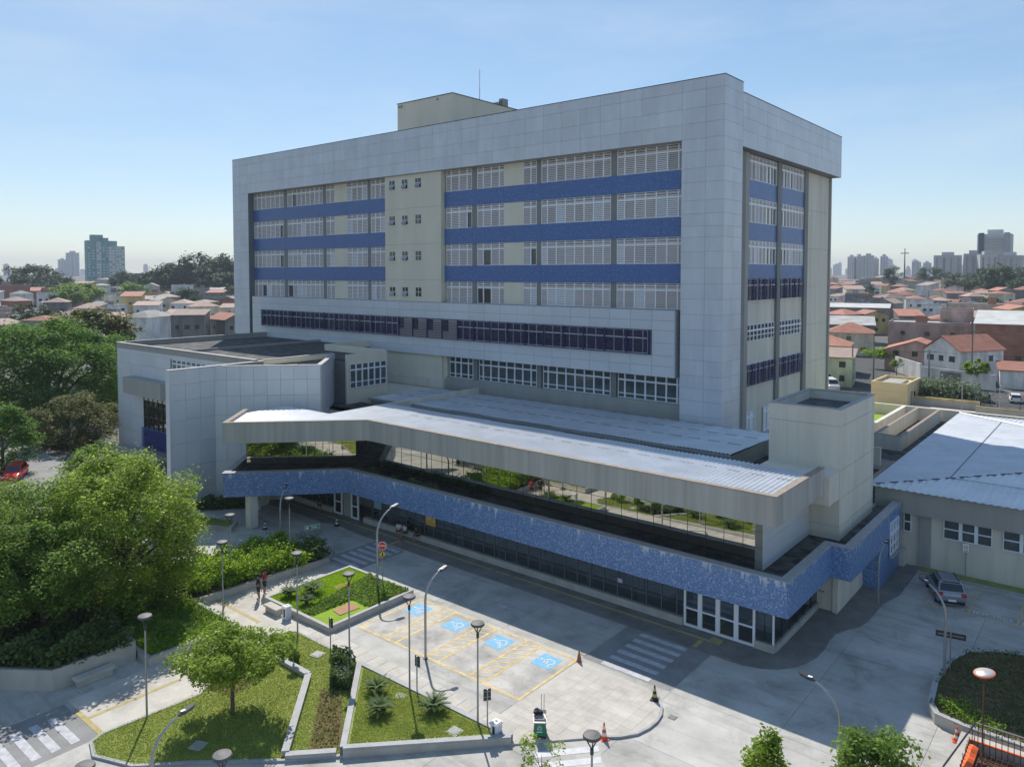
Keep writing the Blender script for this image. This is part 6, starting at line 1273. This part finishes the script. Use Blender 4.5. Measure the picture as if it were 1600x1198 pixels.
# teal tower
x, y = pol(-28.15, 900); tt = thing('teal_tower', 'stepped teal and pale green apartment tower on the left skyline', 'tower', (x, y, hill(x, y)-1), R(39.5+28.15+8))
for k, (u0, u1, h_, dy, m_) in enumerate(((-17.5, -9, 47, 0, 'teal'), (-9, -4.5, 46, -1.5, 'tealp'), (-4.5, 2, 44, 0, 'teal'), (2, 8.5, 41.5, -1.5, 'tealp'), (8.5, 17.5, 41.5, -1.0, 'tealp'))): MB().box(u0, -8+dy, 0, u1, 8, h_).build('wall', m_, tt)
for u0, u1, h_, hb2 in ((-13, -2, 53, 46), (-5, 3, 50, 43), (2, 11, 47, 41)): MB().box(u0, -5, hb2, u1, 6, h_).build('roof_block', 'teal', tt)
for f in range(14):
    for u in (-15.5, -11.5, -7.5, -5.5, -2, 1, 4, 6.5, 10.5, 13, 15.5):
        dy = -1.5 if (-9 < u < -4.5 or 2 < u < 8.5) else (-1.0 if u > 8.5 else 0)
        ob('window', boxmesh('window', 1.1, .12, 1.0, random.choice(['white', 'glassd', 'white'])), tt, (u-.55, -8+dy, 2.2+f*2.82))
tw = tower('tall slender grey apartment tower rising highest on the right skyline', 32.4, 760, 24, 22, 46, 'towerw', cols=0, slabs=19)
for k in (-1, 1): MB().box(k*9-2, -12.4, 0, k*9+2, -11.05, 47).build('pilaster', 'carblue' if k < 0 else 'towerg', tw)
for i, (be, r, w, h, c) in enumerate(((29.8, 720, 20, 28, 4), (31.2, 715, 13, 29, 3), (31.95, 705, 12, 28, 3), (33.2, 690, 16, 27, 4), (34.3, 640, 12, 16, 3))): tower(['grey apartment block left of the tallest tower', 'pale apartment block just before the tallest tower', 'pale apartment block under the tallest tower', 'grey apartment block right of the tallest tower', 'low white block at the right edge of the skyline'][i], be, r, w, 14, h, 'towerw', cols=c)
for i, (be, r, w, h) in enumerate(((24.05, 1500, 11, 41), (24.5, 1500, 11, 42), (25.1, 1450, 16, 42), (25.55, 1500, 9, 37), (26.05, 1480, 12, 41), (28.0, 1600, 12, 32), (28.6, 1550, 12, 30), (-30.0, 2300, 30, 62), (-30.6, 2300, 18, 44))):
    tower(['pale tower, leftmost of the skyline pair', 'pale tower, right one of the skyline pair', 'wide pale tower right of the pair', 'slim pale tower in the skyline group', 'pale tower with a stepped top in the skyline group', 'small pale tower before the grey blocks', 'low pale tower beside the grey blocks', 'pale lilac tower left of the teal tower', 'lower pale tower beside the lilac one'][i], be, r, w, 16, h, 'towerw', cols=3)
for i in range(60):
    be = random.choice([random.uniform(22.3, 34.5), random.uniform(22.3, 34.5), random.uniform(-34.5, -19.5)]); r = random.uniform(2500, 4300)
    tower('hazy far-off tower block on the city skyline', be, r, random.uniform(12, 26), 16, random.choice([22, 30, 38, 46, 56, 64])*random.uniform(.8, 1.1) if be > 0 else random.uniform(20, 44), 'towerw', group='hazy skyline tower blocks')
for i, (be, r, w, h) in enumerate(((-24.6, 640, 40, 12), (-26.3, 620, 22, 13), (-33.5, 470, 18, 10), (27.6, 640, 60, 9), (30, 610, 40, 8))):
    x, y = pol(be, r); house(['long dark building right of the teal tower', 'dark building with rooftop tanks right of the teal tower', 'red brick building on the far-left skyline', 'long brown hall on the right skyline', 'long green-roofed hall on the right skyline'][i], x, y, 39.5-be, w, 14, h, ['greyw', 'greyw', 'brick', 'pinkw', 'mintw'][i], 'fibro', 'flat', wins=False)
x, y = pol(27.3, 700); ma = thing('radio_mast', 'tall thin radio mast on the right skyline', 'mast', (x, y, hill(x, y))); MB().tube([(0, 0, 0), (0, 0, 33)], [.8, .3], 5).build('pole', 'dsteel', ma); MB().box(-3, -.3, 28.5, 3, .3, 29.2).build('antenna_arm', 'dsteel', ma)
# street at the far left
struct(MB().prism([(-74, 18), (-95, 18), (-118, 33), (-110, 40), (-88, 30), (-72, 30)], -.1, .03).build('street', 'table'))
fw_ = tag(MB().box(-97, 35.5, -.1, -88, 35.8, 2.0).build('boundary_wall', 'planter'), 'dark stained boundary wall under the trees left of the auditorium', 'wall')

# ------------------------------------------------------------------ haze
hv = bpy.data.materials.new('city_haze'); hv.use_nodes = True; n = hv.node_tree.nodes; n.remove(n['Principled BSDF']); pv = n.new('ShaderNodeVolumePrincipled')
pv.inputs['Color'].default_value = (.82, .9, 1, 1); pv.inputs['Density'].default_value = .00021; pv.inputs['Anisotropy'].default_value = .0; hv.node_tree.links.new(pv.outputs[0], n['Material Output'].inputs['Volume'])
hz_ = MB().box(-5000, -5000, -2.5, 5000, 5000, 100).build('haze', hv); tag(hz_, 'pale bluish haze over the city', 'haze', kind='stuff')
S.cycles.volume_bounces = 0; S.cycles.max_bounces = 6; S.cycles.transparent_max_bounces = 8
